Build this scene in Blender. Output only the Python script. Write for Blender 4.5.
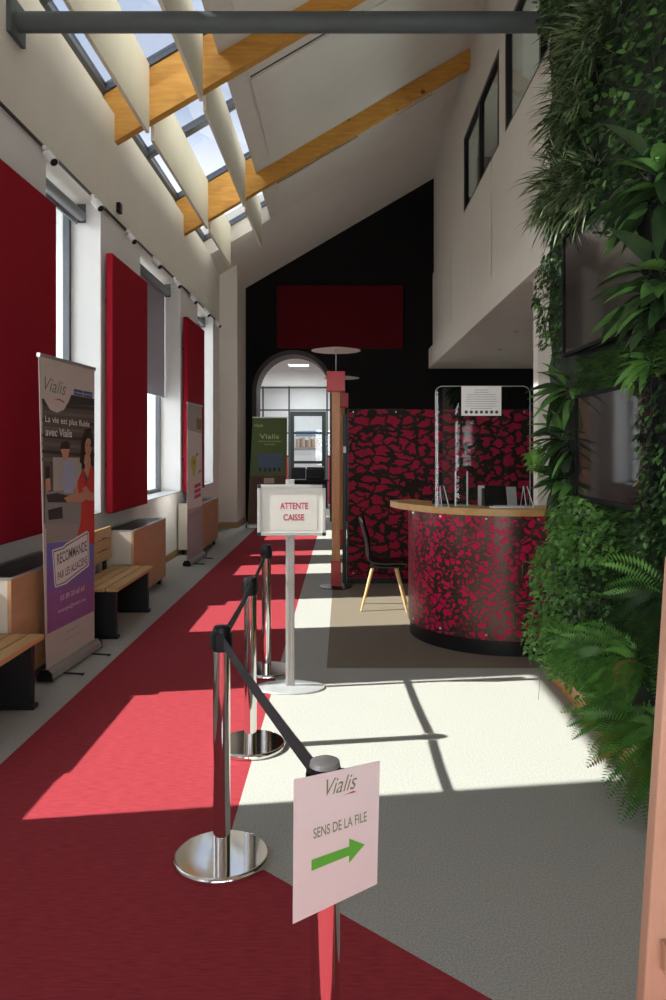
import bpy, bmesh, math, random
from mathutils import Vector, Matrix
random.seed(7)
PI = math.pi
for o in list(bpy.data.objects): bpy.data.objects.remove(o)
C = bpy.context.scene.collection
S = bpy.context.scene
# ------------------------------------------------------------------ camera, sky, sun, exposure
F = 760.0; CX = 343.0; CY = 448.0; H = 1.68
cam_d = bpy.data.cameras.new('camera'); cam = bpy.data.objects.new('camera', cam_d); C.objects.link(cam)
cam.location = (0, 0, H); cam.rotation_euler = (PI/2, 0, 0)
cam_d.sensor_fit = 'VERTICAL'; cam_d.sensor_height = 36; cam_d.sensor_width = 24
cam_d.lens = F*36/1000; cam_d.shift_x = -(CX-333)/1000; cam_d.shift_y = -(500-CY)/1000
cam_d.clip_start = 0.05; cam_d.clip_end = 300
S.camera = cam
S.view_settings.view_transform = 'Standard'; S.view_settings.look = 'None'
S.view_settings.gamma = 1; S.view_settings.use_curve_mapping = False
S.view_settings.exposure = 0.0
W = bpy.data.worlds.new('World'); S.world = W; W.use_nodes = True
nt = W.node_tree; nt.nodes.clear()
wo = nt.nodes.new('ShaderNodeOutputWorld'); bg = nt.nodes.new('ShaderNodeBackground')
tc = nt.nodes.new('ShaderNodeTexCoord'); sp = nt.nodes.new('ShaderNodeSeparateXYZ'); cr = nt.nodes.new('ShaderNodeValToRGB')
nt.links.new(tc.outputs['Generated'], sp.inputs[0]); nt.links.new(sp.outputs['Z'], cr.inputs[0])
cr.color_ramp.elements[0].position = 0.0; cr.color_ramp.elements[0].color = (1.0, 1.0, 1.0, 1)
cr.color_ramp.elements[1].position = 0.40; cr.color_ramp.elements[1].color = (0.145, 0.165, 0.195, 1)
nt.links.new(cr.outputs[0], bg.inputs[0]); nt.links.new(bg.outputs[0], wo.inputs[0])
bg.inputs['Strength'].default_value = 7.2
sd = bpy.data.lights.new('sun', 'SUN'); sun = bpy.data.objects.new('sun', sd); C.objects.link(sun)
SUN = Vector((1.15, 0.17, -1)).normalized()
sun.rotation_euler = SUN.to_track_quat('-Z', 'Y').to_euler(); sun.location = (-8, -1, 8)
sd.energy = 10.8; sd.angle = math.radians(0.6); sd.color = (1.0, 0.96, 0.88)

# ------------------------------------------------------------------ helpers
def at(px, py, y):                      # a point of the place at forward distance y
    return Vector(((px-CX)/F*y, y, H+(CY-py)/F*y))
def atx(px, py, x):                     # a point on the plane x = const
    y = F*x/(px-CX); return Vector((x, y, H+(CY-py)/F*y))

def mat(name, col, rough=0.6, metal=0.0, noise=0.0, nscale=30, bump=0.0, bscale=200, spec=0.5, coat=0.0, emis=None, estr=0, trans=0.0, alpha=1.0, stretch=None):
    m = bpy.data.materials.new(name); m.use_nodes = True; n = m.node_tree; b = n.nodes['Principled BSDF']
    b.inputs['Base Color'].default_value = (*col, 1); b.inputs['Roughness'].default_value = rough
    b.inputs['Metallic'].default_value = metal; b.inputs['Specular IOR Level'].default_value = spec
    b.inputs['Coat Weight'].default_value = coat
    b.inputs['Transmission Weight'].default_value = trans; b.inputs['Alpha'].default_value = alpha
    if emis: b.inputs['Emission Color'].default_value = (*emis, 1); b.inputs['Emission Strength'].default_value = estr
    t = n.nodes.new('ShaderNodeTexCoord'); mp = n.nodes.new('ShaderNodeMapping'); n.links.new(t.outputs['Object'], mp.inputs[0])
    if stretch: mp.inputs['Scale'].default_value = stretch
    if noise > 0:
        nz = n.nodes.new('ShaderNodeTexNoise'); nz.inputs['Scale'].default_value = nscale; nz.inputs['Detail'].default_value = 4
        n.links.new(mp.outputs[0], nz.inputs['Vector'])
        r = n.nodes.new('ShaderNodeValToRGB'); n.links.new(nz.outputs['Fac'], r.inputs[0])
        r.color_ramp.elements[0].position = 0.3; r.color_ramp.elements[1].position = 0.7
        r.color_ramp.elements[0].color = (*[c*(1-noise) for c in col], 1)
        r.color_ramp.elements[1].color = (*[min(1, c*(1+noise)) for c in col], 1)
        n.links.new(r.outputs[0], b.inputs['Base Color'])
    if bump > 0:
        nb = n.nodes.new('ShaderNodeTexNoise'); nb.inputs['Scale'].default_value = bscale; n.links.new(mp.outputs[0], nb.inputs['Vector'])
        bp = n.nodes.new('ShaderNodeBump'); bp.inputs['Strength'].default_value = bump; bp.inputs['Distance'].default_value = 0.004
        n.links.new(nb.outputs['Fac'], bp.inputs['Height']); n.links.new(bp.outputs[0], b.inputs['Normal'])
    return m

def wood(name, a, b_, scale=(1, 14, 14), rough=0.5, knots=True):
    m = bpy.data.materials.new(name); m.use_nodes = True; n = m.node_tree; b = n.nodes['Principled BSDF']
    b.inputs['Roughness'].default_value = rough
    t = n.nodes.new('ShaderNodeTexCoord'); mp = n.nodes.new('ShaderNodeMapping'); mp.inputs['Scale'].default_value = scale
    n.links.new(t.outputs['Object'], mp.inputs[0])
    nz = n.nodes.new('ShaderNodeTexNoise'); nz.inputs['Scale'].default_value = 2.5; nz.inputs['Detail'].default_value = 6; nz.inputs['Distortion'].default_value = 0.6
    n.links.new(mp.outputs[0], nz.inputs['Vector'])
    r = n.nodes.new('ShaderNodeValToRGB'); r.color_ramp.elements[0].position = 0.3; r.color_ramp.elements[1].position = 0.7
    r.color_ramp.elements[0].color = (*a, 1); r.color_ramp.elements[1].color = (*b_, 1); n.links.new(nz.outputs['Fac'], r.inputs[0])
    out = r.outputs[0]
    if knots:
        v = n.nodes.new('ShaderNodeTexVoronoi'); v.inputs['Scale'].default_value = 1.7; n.links.new(t.outputs['Object'], v.inputs['Vector'])
        r2 = n.nodes.new('ShaderNodeValToRGB'); r2.color_ramp.elements[0].position = 0.05; r2.color_ramp.elements[1].position = 0.09
        r2.color_ramp.elements[0].color = (0.35, 0.25, 0.2, 1); r2.color_ramp.elements[1].color = (1, 1, 1, 1); n.links.new(v.outputs['Distance'], r2.inputs[0])
        mx = n.nodes.new('ShaderNodeMix'); mx.data_type = 'RGBA'; mx.blend_type = 'MULTIPLY'; mx.inputs[0].default_value = 1
        n.links.new(out, mx.inputs[6]); n.links.new(r2.outputs[0], mx.inputs[7]); out = mx.outputs[2]
    n.links.new(out, b.inputs['Base Color'])
    return m

def glass(name, tint=(0.95, 0.98, 1.0), refl=0.08, grough=0.02):
    m = bpy.data.materials.new(name); m.use_nodes = True; n = m.node_tree; n.nodes.clear()
    o = n.nodes.new('ShaderNodeOutputMaterial'); mx = n.nodes.new('ShaderNodeMixShader'); tr = n.nodes.new('ShaderNodeBsdfTransparent'); gl = n.nodes.new('ShaderNodeBsdfGlossy')
    tr.inputs[0].default_value = (*tint, 1); gl.inputs['Roughness'].default_value = grough
    lw = n.nodes.new('ShaderNodeLayerWeight'); lw.inputs[0].default_value = 0.5
    pw = n.nodes.new('ShaderNodeMath'); pw.operation = 'POWER'; pw.inputs[1].default_value = 5; n.links.new(lw.outputs['Facing'], pw.inputs[0])
    ad = n.nodes.new('ShaderNodeMath'); ad.operation = 'MULTIPLY_ADD'; ad.inputs[1].default_value = 0.7; ad.inputs[2].default_value = refl/2; n.links.new(pw.outputs[0], ad.inputs[0])
    ad.use_clamp = True
    n.links.new(ad.outputs[0], mx.inputs[0]); n.links.new(tr.outputs[0], mx.inputs[1]); n.links.new(gl.outputs[0], mx.inputs[2]); n.links.new(mx.outputs[0], o.inputs[0])
    return m

def pattern(name, pink, dark, scale, thr, rough=0.35, metal=0.3, zs=1.4, warp=0.35):
    m = bpy.data.materials.new(name); m.use_nodes = True; n = m.node_tree; b = n.nodes['Principled BSDF']
    t = n.nodes.new('ShaderNodeTexCoord'); mp = n.nodes.new('ShaderNodeMapping'); mp.inputs['Scale'].default_value = (1, 1, zs)
    n.links.new(t.outputs['Object'], mp.inputs[0])
    nz = n.nodes.new('ShaderNodeTexNoise'); nz.inputs['Scale'].default_value = scale*1.3; nz.inputs['Detail'].default_value = 2; n.links.new(mp.outputs[0], nz.inputs['Vector'])
    sub = n.nodes.new('ShaderNodeVectorMath'); sub.operation = 'SCALE'; sub.inputs['Scale'].default_value = warp/scale; n.links.new(nz.outputs['Color'], sub.inputs[0])
    add = n.nodes.new('ShaderNodeVectorMath'); add.operation = 'ADD'; n.links.new(mp.outputs[0], add.inputs[0]); n.links.new(sub.outputs[0], add.inputs[1])
    v = n.nodes.new('ShaderNodeTexVoronoi'); v.feature = 'DISTANCE_TO_EDGE'; v.inputs['Scale'].default_value = scale; n.links.new(add.outputs[0], v.inputs['Vector'])
    r = n.nodes.new('ShaderNodeValToRGB'); r.color_ramp.elements[0].position = thr; r.color_ramp.elements[1].position = thr+0.012
    r.color_ramp.elements[0].color = (0, 0, 0, 1); n.links.new(v.outputs['Distance'], r.inputs[0])
    mx = n.nodes.new('ShaderNodeMix'); mx.data_type = 'RGBA'; n.links.new(r.outputs[0], mx.inputs[0]); mx.inputs[6].default_value = (*dark, 1); mx.inputs[7].default_value = (*pink, 1)
    n.links.new(mx.outputs[2], b.inputs['Base Color'])
    inv = n.nodes.new('ShaderNodeMath'); inv.operation = 'MULTIPLY_ADD'; inv.inputs[1].default_value = -metal; inv.inputs[2].default_value = metal
    n.links.new(r.outputs[0], inv.inputs[0]); n.links.new(inv.outputs[0], b.inputs['Metallic'])
    b.inputs['Roughness'].default_value = rough; b.inputs['Specular IOR Level'].default_value = 0.2
    return m

def leafmat(name, a, b_, rough=0.45, trans=0.25):
    m = bpy.data.materials.new(name); m.use_nodes = True; n = m.node_tree; b = n.nodes['Principled BSDF']
    t = n.nodes.new('ShaderNodeTexCoord'); nz = n.nodes.new('ShaderNodeTexNoise'); nz.inputs['Scale'].default_value = 14; n.links.new(t.outputs['Object'], nz.inputs['Vector'])
    r = n.nodes.new('ShaderNodeValToRGB'); r.color_ramp.elements[0].position = 0.35; r.color_ramp.elements[1].position = 0.65
    r.color_ramp.elements[0].color = (*a, 1); r.color_ramp.elements[1].color = (*b_, 1); n.links.new(nz.outputs['Fac'], r.inputs[0]); n.links.new(r.outputs[0], b.inputs['Base Color'])
    b.inputs['Roughness'].default_value = rough
    o = n.nodes['Material Output']; tl = n.nodes.new('ShaderNodeBsdfTranslucent'); n.links.new(r.outputs[0], tl.inputs[0])
    mx = n.nodes.new('ShaderNodeMixShader'); mx.inputs[0].default_value = trans
    n.links.new(b.outputs[0], mx.inputs[1]); n.links.new(tl.outputs[0], mx.inputs[2]); n.links.new(mx.outputs[0], o.inputs[0])
    return m

M = {}
M['white'] = mat('white_plaster', (0.73, 0.69, 0.615), 0.85, noise=0.02, nscale=3, bump=0.1)
M['reveal'] = mat('white_reveal_paint', (0.80, 0.79, 0.77), 0.8, noise=0.02, nscale=3)
M['black'] = mat('black_wall_paint', (0.006, 0.006, 0.006), 0.85, noise=0.15, nscale=8, spec=0.2)
M['carpet_red'] = mat('red_woven_carpet', (0.37, 0.046, 0.058), 0.95, noise=0.20, nscale=60, bump=0.5, bscale=260, spec=0.1, stretch=(0.25, 2.2, 1))
M['carpet_grey'] = mat('pale_grey_woven_carpet', (0.46, 0.46, 0.42), 0.95, noise=0.22, nscale=130, bump=0.4, bscale=300, spec=0.1)
M['carpet_brown'] = mat('taupe_woven_carpet', (0.225, 0.19, 0.14), 0.9, noise=0.08, nscale=150, bump=0.3, bscale=300, spec=0.15)
M['pave'] = mat('outside_paving', (0.55, 0.56, 0.56), 0.9, noise=0.05, nscale=2)
M['rafter'] = wood('glued_spruce', (0.56, 0.25, 0.04), (0.70, 0.37, 0.07), (1.2, 10, 10), 0.5)
M['wood'] = wood('oak_slats', (0.52, 0.30, 0.11), (0.62, 0.38, 0.16), (14, 1.2, 14), 0.4, False)
M['woodbox'] = wood('beech_board', (0.50, 0.27, 0.135), (0.58, 0.33, 0.17), (6, 1, 6), 0.45, False)
M['woodtop'] = wood('oak_worktop', (0.50, 0.28, 0.09), (0.60, 0.36, 0.14), (2, 8, 8), 0.35, False)
M['woodpost'] = wood('cherry_post', (0.42, 0.17, 0.055), (0.52, 0.24, 0.08), (12, 12, 1), 0.4, False)
M['woodleg'] = wood('ash_leg', (0.66, 0.42, 0.18), (0.74, 0.50, 0.24), (12, 12, 1), 0.4, False)
M['woodbase'] = wood('skirting_oak', (0.34, 0.20, 0.08), (0.42, 0.26, 0.11), (6, 1, 6), 0.5, False)
M['cream'] = mat('cream_baffle', (0.80, 0.76, 0.62), 0.8, noise=0.02, nscale=3)
M['creambox'] = mat('cream_laminate', (0.66, 0.60, 0.50), 0.5, noise=0.02, nscale=4)
M['redfab'] = mat('red_acoustic_fabric', (0.33, 0.012, 0.025), 0.95, noise=0.08, nscale=80, bump=0.2, bscale=300, spec=0.1)
M['redfab2'] = mat('dark_red_acoustic_fabric', (0.085, 0.005, 0.009), 0.95, noise=0.08, nscale=80, spec=0.1)
M['frame'] = mat('grey_aluminium_frame', (0.10, 0.11, 0.12), 0.45, 0.5, noise=0.05)
M['framew'] = mat('pale_grey_window_frame', (0.30, 0.32, 0.34), 0.45, 0.2, noise=0.04)
M['pipe'] = mat('anthracite_pipe_paint', (0.075, 0.09, 0.09), 0.6, 0.0, noise=0.06, nscale=10)
M['blackmetal'] = mat('black_metal', (0.012, 0.012, 0.013), 0.4, 0.3, noise=0.05)
M['blackplastic'] = mat('black_plastic', (0.010, 0.010, 0.011), 0.40, noise=0.05, spec=0.25)
M['blackbelt'] = mat('black_webbing', (0.03, 0.03, 0.034), 0.8, noise=0.15, nscale=200)
M['mattblack'] = mat('matt_black_plastic', (0.010, 0.010, 0.011), 0.8, noise=0.05, spec=0.1)
M['chrome'] = mat('polished_chrome', (0.82, 0.80, 0.77), 0.07, 1.0, noise=0.01)
M['alu'] = mat('brushed_aluminium', (0.62, 0.62, 0.60), 0.32, 0.85, noise=0.03)
M['signalu'] = mat('satin_grey_aluminium', (0.42, 0.42, 0.39), 0.5, 0.2, noise=0.03)
M['silver'] = mat('silver_paint', (0.60, 0.62, 0.62), 0.3, 0.4, noise=0.03)
M['whitemetal'] = mat('white_metal', (0.75, 0.74, 0.72), 0.4, noise=0.02)
M['paper'] = mat('white_paper', (0.80, 0.77, 0.74), 0.5, noise=0.01)
M['signboard'] = mat('grey_white_sign_sheet', (0.62, 0.62, 0.56), 0.4, noise=0.015)
M['blind'] = mat('grey_lilac_blind_cloth', (0.40, 0.37, 0.43), 0.9, noise=0.03, nscale=100)
M['screen'] = mat('glossy_black_screen', (0.012, 0.011, 0.012), 0.05, noise=0.05, spec=0.5)
M['glass'] = glass('clear_glass', (0.95, 0.97, 0.98))
M['skyglass'] = glass('skylight_glass', (0.74, 0.76, 0.80))
M['acrylic'] = glass('clear_acrylic', (0.93, 0.95, 0.95), 0.07, 0.0)
M['galglass'] = glass('tinted_gallery_glass', (0.75, 0.80, 0.78), 0.10)
M['edgeacr'] = mat('frosted_acrylic_edge', (0.72, 0.78, 0.78), 0.3, noise=0.02)
M['pat_big'] = pattern('cut_out_leaf_screen', (0.30, 0.006, 0.036), (0.014, 0.012, 0.009), 5.6, 0.12, 0.65, 0.0, 1.5, 1.3)
M['pat_small'] = pattern('cut_out_leaf_counter', (0.55, 0.010, 0.075), (0.10, 0.075, 0.06), 14, 0.15, 0.30, 0.75, 1.1, 1.6)
M['redpaint'] = mat('red_lacquer', (0.45, 0.01, 0.015), 0.3, noise=0.02)
M['discm'] = mat('pale_metal_disc', (0.72, 0.68, 0.62), 0.35, 0.2, noise=0.02)
M['redpanel'] = mat('crimson_door_panel', (0.50, 0.03, 0.07), 0.6, noise=0.03)
M['moss'] = leafmat('moss', (0.012, 0.045, 0.006), (0.045, 0.12, 0.012), 0.9, 0.05)
M['mossd'] = leafmat('dark_growing_mat', (0.006, 0.012, 0.005), (0.015, 0.028, 0.010), 0.95, 0.0)
M['lfdark'] = leafmat('dark_leaf', (0.022, 0.055, 0.018), (0.045, 0.095, 0.030))
M['lfmid'] = leafmat('mid_green_leaf', (0.075, 0.20, 0.045), (0.15, 0.32, 0.08))
M['lfbright'] = leafmat('bright_leaf', (0.11, 0.28, 0.04), (0.19, 0.40, 0.08))
M['lffern'] = leafmat('fern_leaf', (0.085, 0.24, 0.04), (0.17, 0.40, 0.08))
M['lfgrass'] = leafmat('striped_grass_leaf', (0.04, 0.085, 0.03), (0.34, 0.44, 0.22))
M['lfdry'] = leafmat('yellowing_leaf', (0.30, 0.24, 0.05), (0.42, 0.30, 0.08))
def cmat(name, c, r=0.6): 
    if name not in M: M[name] = mat(name, c, r, noise=0.03, nscale=20)
    return M[name]

def add_box(bm, x0, x1, y0, y1, z0, z1, mi=0):
    vs = [bm.verts.new(p) for p in ((x0,y0,z0),(x1,y0,z0),(x1,y1,z0),(x0,y1,z0),(x0,y0,z1),(x1,y0,z1),(x1,y1,z1),(x0,y1,z1))]
    fs = []
    for f in ((0,3,2,1),(4,5,6,7),(0,1,5,4),(1,2,6,5),(2,3,7,6),(3,0,4,7)):
        q = bm.faces.new([vs[i] for i in f]); q.material_index = mi; fs.append(q)
    return vs
def add_prism(bm, pts, off, mi=0):
    off = Vector(off); a = [bm.verts.new(p) for p in pts]; b = [bm.verts.new(Vector(p)+off) for p in pts]; n = len(pts)
    for f in [bm.faces.new(list(reversed(a))), bm.faces.new(b)]: f.material_index = mi
    for i in range(n):
        q = bm.faces.new((a[i], a[(i+1) % n], b[(i+1) % n], b[i])); q.material_index = mi
def add_lathe(bm, prof, c=(0,0,0), seg=48, mi=0, sx=1, sy=1):
    c = Vector(c); rings = []
    for r, z in prof:
        if r < 1e-6: rings.append([bm.verts.new(c+Vector((0,0,z)))])
        else: rings.append([bm.verts.new(c+Vector((r*sx*math.cos(2*PI*i/seg), r*sy*math.sin(2*PI*i/seg), z))) for i in range(seg)])
    for a, b in zip(rings, rings[1:]):
        for i in range(seg):
            j = (i+1) % seg
            if len(a) == 1 and len(b) == 1: continue
            if len(a) == 1: f = bm.faces.new((a[0], b[j], b[i]))
            elif len(b) == 1: f = bm.faces.new((a[i], a[j], b[0]))
            else: f = bm.faces.new((a[i], a[j], b[j], b[i]))
            f.material_index = mi; f.smooth = True
def add_tube(bm, pts, r, seg=12, mi=0, r2=None):
    pts = [Vector(p) for p in pts]; n = len(pts); rings = []
    for k, p in enumerate(pts):
        d = (pts[min(k+1, n-1)]-pts[max(k-1, 0)]).normalized()
        u = d.cross(Vector((0,0,1)));  u = d.cross(Vector((1,0,0))) if u.length < 1e-3 else u
        u.normalize(); v = d.cross(u); rr = r if r2 is None else r+(r2-r)*k/(n-1)
        rings.append([bm.verts.new(p+u*rr*math.cos(2*PI*i/seg)+v*rr*math.sin(2*PI*i/seg)) for i in range(seg)])
    for a, b in zip(rings, rings[1:]):
        for i in range(seg):
            f = bm.faces.new((a[i], a[(i+1) % seg], b[(i+1) % seg], b[i])); f.smooth = True; f.material_index = mi
    for f in (bm.faces.new(rings[0]), bm.faces.new(list(reversed(rings[-1])))): f.material_index = mi
def NB(): return bmesh.new()
def obj(name, bm, m, parent=None, bevel=0, recalc=True):
    if recalc:
        bmesh.ops.recalc_face_normals(bm, faces=bm.faces)
        for e in bm.edges:
            if len(e.link_faces) == 2 and e.calc_face_angle(0) > 0.6: e.smooth = False
    me = bpy.data.meshes.new(name); bm.to_mesh(me); bm.free()
    for q in (m if isinstance(m, (list, tuple)) else [m]): me.materials.append(q)
    o = bpy.data.objects.new(name, me); C.objects.link(o)
    if parent is not None: o.parent = parent
    if bevel:
        b = o.modifiers.new('bevel', 'BEVEL'); b.width = bevel; b.segments = 2; b.limit_method = 'ANGLE'
    return o
def box(name, x0, x1, y0, y1, z0, z1, m, parent=None, bevel=0):
    bm = NB(); add_box(bm, x0, x1, y0, y1, z0, z1); return obj(name, bm, m, parent, bevel)
def thing(name, label, cat, loc=(0,0,0), group=None, rz=0):
    o = bpy.data.objects.new(name, None); C.objects.link(o); o.location = loc; o.rotation_euler = (0,0,rz); o.empty_display_size = 0.1
    o['label'] = label; o['category'] = cat
    if group: o['group'] = group
    return o
def tag(o, label, cat, group=None):
    o['label'] = label; o['category'] = cat
    if group: o['group'] = group
    return o
def struct(o): o['kind'] = 'structure'; return o
def dup(root, loc=None, label=None, rz=None):
    r = root.copy(); C.objects.link(r)
    if loc is not None: r.location = loc
    if rz is not None: r.rotation_euler = (0,0,rz)
    if label: r['label'] = label
    for ch in list(root.children):
        c = ch.copy(); C.objects.link(c); c.parent = r
        for g in ch.children:
            d = g.copy(); C.objects.link(d); d.parent = c
    return r
def basis(P, U, V):
    U = Vector(U).normalized(); N = U.cross(Vector(V)).normalized(); V = N.cross(U)
    return Matrix(((U.x, V.x, N.x, P[0]), (U.y, V.y, N.y, P[1]), (U.z, V.z, N.z, P[2]), (0,0,0,1)))
def text(name, body, P, U, V, w, h, m, parent=None, shear=0.0, ext=0.0004, bold=0.0):
    """lettering lying on a surface: P is the lower left corner, U to the right, V up, w x h the size of the line"""
    cu = bpy.data.curves.new(name, 'FONT'); cu.body = body; cu.size = 1; cu.shear = shear; cu.offset = bold; cu.extrude = 0.0
    t = bpy.data.objects.new('tmp', cu); C.objects.link(t); bpy.context.view_layer.update()
    me = bpy.data.meshes.new_from_object(t.evaluated_get(bpy.context.evaluated_depsgraph_get()))
    bpy.data.objects.remove(t); bpy.data.curves.remove(cu)
    xs = [v.co.x for v in me.vertices]; ys = [v.co.y for v in me.vertices]
    sx = w/(max(xs)-min(xs)); sy = h/(max(ys)-min(ys)); mn = (min(xs), min(ys))
    for v in me.vertices: v.co = Vector(((v.co.x-mn[0])*sx, (v.co.y-mn[1])*sy, ext))
    me.transform(basis(P, U, V)); me.name = name; me.materials.clear(); me.materials.append(m)
    o = bpy.data.objects.new(name, me); C.objects.link(o)
    if parent is not None:
        o.parent = parent; me.transform(Matrix.Translation(-Vector(parent.location)))
    return o

# ------------------------------------------------------------------ floor
bm = NB()
def fpoly(pts, mi, z=0): 
    f = bm.faces.new([bm.verts.new((x, y, z)) for x, y in pts]); f.material_index = mi
YB = -2.6; YE = 26
fpoly([(-3.1, YB), (-1.82, YB), (-1.82, YE), (-3.1, YE)], 0)
fpoly([(-4.5, 18.2), (-3.1, 18.2), (-3.1, YE), (-4.5, YE)], 0)
fpoly([(-1.82, YB), (4.4, YB), (4.4, -1.34), (-0.49, 3.19), (-0.49, YE), (-1.82, YE)], 1)
fpoly([(4.4, -1.34), (4.4, YB), (6, YB), (6, 5.8), (-0.125, 5.8), (-0.125, 11.5), (2.0, 11.5), (2.0, 5.8), (6, 5.8), (6, YE), (-0.49, YE), (-0.49, 3.19)][:0] or [(4.4, -1.34), (6, YB), (6, 5.8), (-0.49, 5.8), (-0.49, 3.19)], 0)
fpoly([(4.4, YB), (6, YB), (4.4, -1.34)], 0)
fpoly([(-0.49, 5.8), (-0.125, 5.8), (-0.125, 11.5), (-0.49, 11.5)], 0)
fpoly([(-0.125, 5.8), (6, 5.8), (6, 11.5), (-0.125, 11.5)], 2)
fpoly([(-0.49, 11.5), (6, 11.5), (6, YE), (-0.49, YE)], 0)
fl = obj('floor', bm, [M['carpet_grey'], M['carpet_red'], M['carpet_brown']], recalc=False); struct(fl)
struct(box('trim_1', -120, -3.12, -60, 90, -0.35, -0.15, M['pave']))   # paving outside the windows
struct(box('trim_4', -3.72, -3.12, YB, 17, 4.45, 4.75, M['pave']))   # unseen eave over the windows, added to cut the sun patch short
# ------------------------------------------------------------------ left wall with deep window niches
NI = [(-1.4, 0.9), (3.15, 5.05), (6.65, 8.15), (9.75, 12.15), (13.6, 15.2)]
XW = -2.6; SILL = 0.98; LIN = 4.3
bm = NB(); add_box(bm, -3.1, XW, YB, 16, 0, SILL); struct(obj('wall_left', bm, M['reveal']))
bm = NB(); add_box(bm, -3.1, XW, YB, 16, LIN, 5.48)
add_box(bm, -3.1, -2.74, YB, 16, 5.48, 5.74); struct(obj('wall_left', bm, M['white']))
ys = [YB]+[v for n in NI for v in n]+[16]
for a, b in zip(ys[::2], ys[1::2]): bm = NB(); add_box(bm, -3.1, XW, a, b, SILL, LIN); struct(obj('wall_left', bm, M['reveal']))
bm = NB(); add_box(bm, -3.3, -2.23, 16.0, 17.4, 0, 6.4); struct(obj('wall_left_return', bm, M['white'])).name = 'wall_left'
bm = NB(); add_box(bm, XW, XW+0.018, YB, 15.98, 0, 0.10); struct(obj('baseboard_left', bm, M['woodbase']))
bm = NB(); add_box(bm, XW, -2.212, 15.982, 16, 0, 0.12); add_box(bm, -2.23, -2.212, 16, 17.38, 0, 0.12); struct(obj('baseboard_left', bm, M['woodbase']))
for k, (a, b) in enumerate(NI):
    w = thing('window_%d' % (k+1), '', '', (-2.95, (a+b)/2, SILL)); del w['label']; del w['category']; struct(w)
    L = (b-a)/2; bm = NB(); t = 0.06
    add_box(bm, -0.035, 0.035, -L, L, 0, t); add_box(bm, -0.035, 0.035, -L, L, LIN-SILL-t, LIN-SILL)
    for yy in (-L, L-t): add_box(bm, -0.034, 0.034, yy, yy+t, t, LIN-SILL-t)
    obj('window_frame', bm, M['frame'], w)
    box('pane', -0.004, 0.004, -L+t, L-t, t, LIN-SILL-t, M['glass'], w)
    box('window_sill', 0.04, 0.36, -L+.002, L-.002, 0.0, 0.012, M['framew'], w)
def roller(y0, y1, drop, label):
    r = thing('roller_blind', label, 'blind', (-2.80, (y0+y1)/2, 4.16), 'roller blinds at the window heads')
    L = (y1-y0)/2-0.02; bm = NB(); add_tube(bm, [(0, -L, 0), (0, L, 0)], 0.055, 20); obj('roller', bm, M['framew'], r)
    bm = NB(); add_box(bm, -0.045, 0.045, L, L+0.015, -0.07, 0.13); obj('bracket', bm, M['frame'], r)
    bm = NB(); add_box(bm, -0.052, -0.049, -L, L, -drop, 0); o = obj('cloth', bm, M['blind'], r)
    bm = NB(); add_box(bm, -0.06, -0.04, -L, L, -drop-0.02, -drop); obj('bottom_bar', bm, M['framew'], r)
roller(-1.4, 0.9, 0.07, 'rolled-up blind at the head of the window beside the entrance')
roller(3.15, 5.05, 0.07, 'rolled-up blind at the head of the nearest window')
roller(6.65, 8.15, 0.07, 'rolled-up grey blind between the first and second red wall panels')
roller(9.75, 12.15, 1.66, 'grey lilac blind lowered halfway beside the middle red panel')
roller(13.6, 15.2, 0.07, 'rolled-up blind at the head of the farthest window')
# ------------------------------------------------------------------ end wall with arch
YW = 17.4
def arch_pts(cx, r, zs, n=24): return [(cx-r, 0)]+[(cx-r*math.cos(PI*i/n), zs+r*math.sin(PI*i/n)) for i in range(n+1)]+[(cx+r, 0)]
ACX, AR, AZ = -1.14, 0.84, 2.98
ap = arch_pts(ACX, AR, AZ)
bm = NB()
def wallface(y):
    out = []
    left = [( -3.4, 0)]+[]
    top = 9.2
    A = [bm.verts.new((x, y, z)) for x, z in ap]
    B = [bm.verts.new((x, y, z)) for x, z in [(-3.3, 0)]+[(-3.3+9.3*i/24, min(8.4, 6.95+0.585*(-3.3+9.3*i/24))) for i in range(25)]+[(6.0, 0)]]
    for i in range(len(A)-1): bm.faces.new((A[i], A[i+1], B[i+1], B[i]))
    return A, B
A1, B1 = wallface(YW); A2, B2 = wallface(YW+0.8)
for i in range(len(A1)-1): f = bm.faces.new((A1[i], A1[i+1], A2[i+1], A2[i])); f.material_index = 1
for i in range(len(B1)-1): bm.faces.new((B1[i], B1[i+1], B2[i+1], B2[i]))
M['archwood'] = mat('brown_arch_lining', (0.10, 0.06, 0.042), 0.6, noise=0.1)
struct(obj('wall_end', bm, [M['black'], M['archwood']]))
bm = NB(); po = arch_pts(ACX, AR+0.10, AZ); pi_ = arch_pts(ACX, AR, AZ)
for y in (0,):
    a = [bm.verts.new((x, YW-0.03, z)) for x, z in pi_]; b = [bm.verts.new((x, YW-0.03, z)) for x, z in po]; c = [bm.verts.new((x, YW, z)) for x, z in po]; d = [bm.verts.new((x, YW, z)) for x, z in pi_]
    for i in range(len(a)-1):
        for p, q in ((a, b), (b, c), (d, a)): bm.faces.new((p[i], p[i+1], q[i+1], q[i]))
struct(obj('trim_2', bm, mat('dark_arch_moulding', (0.018, 0.014, 0.012), 0.5, noise=0.1)))
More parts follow.
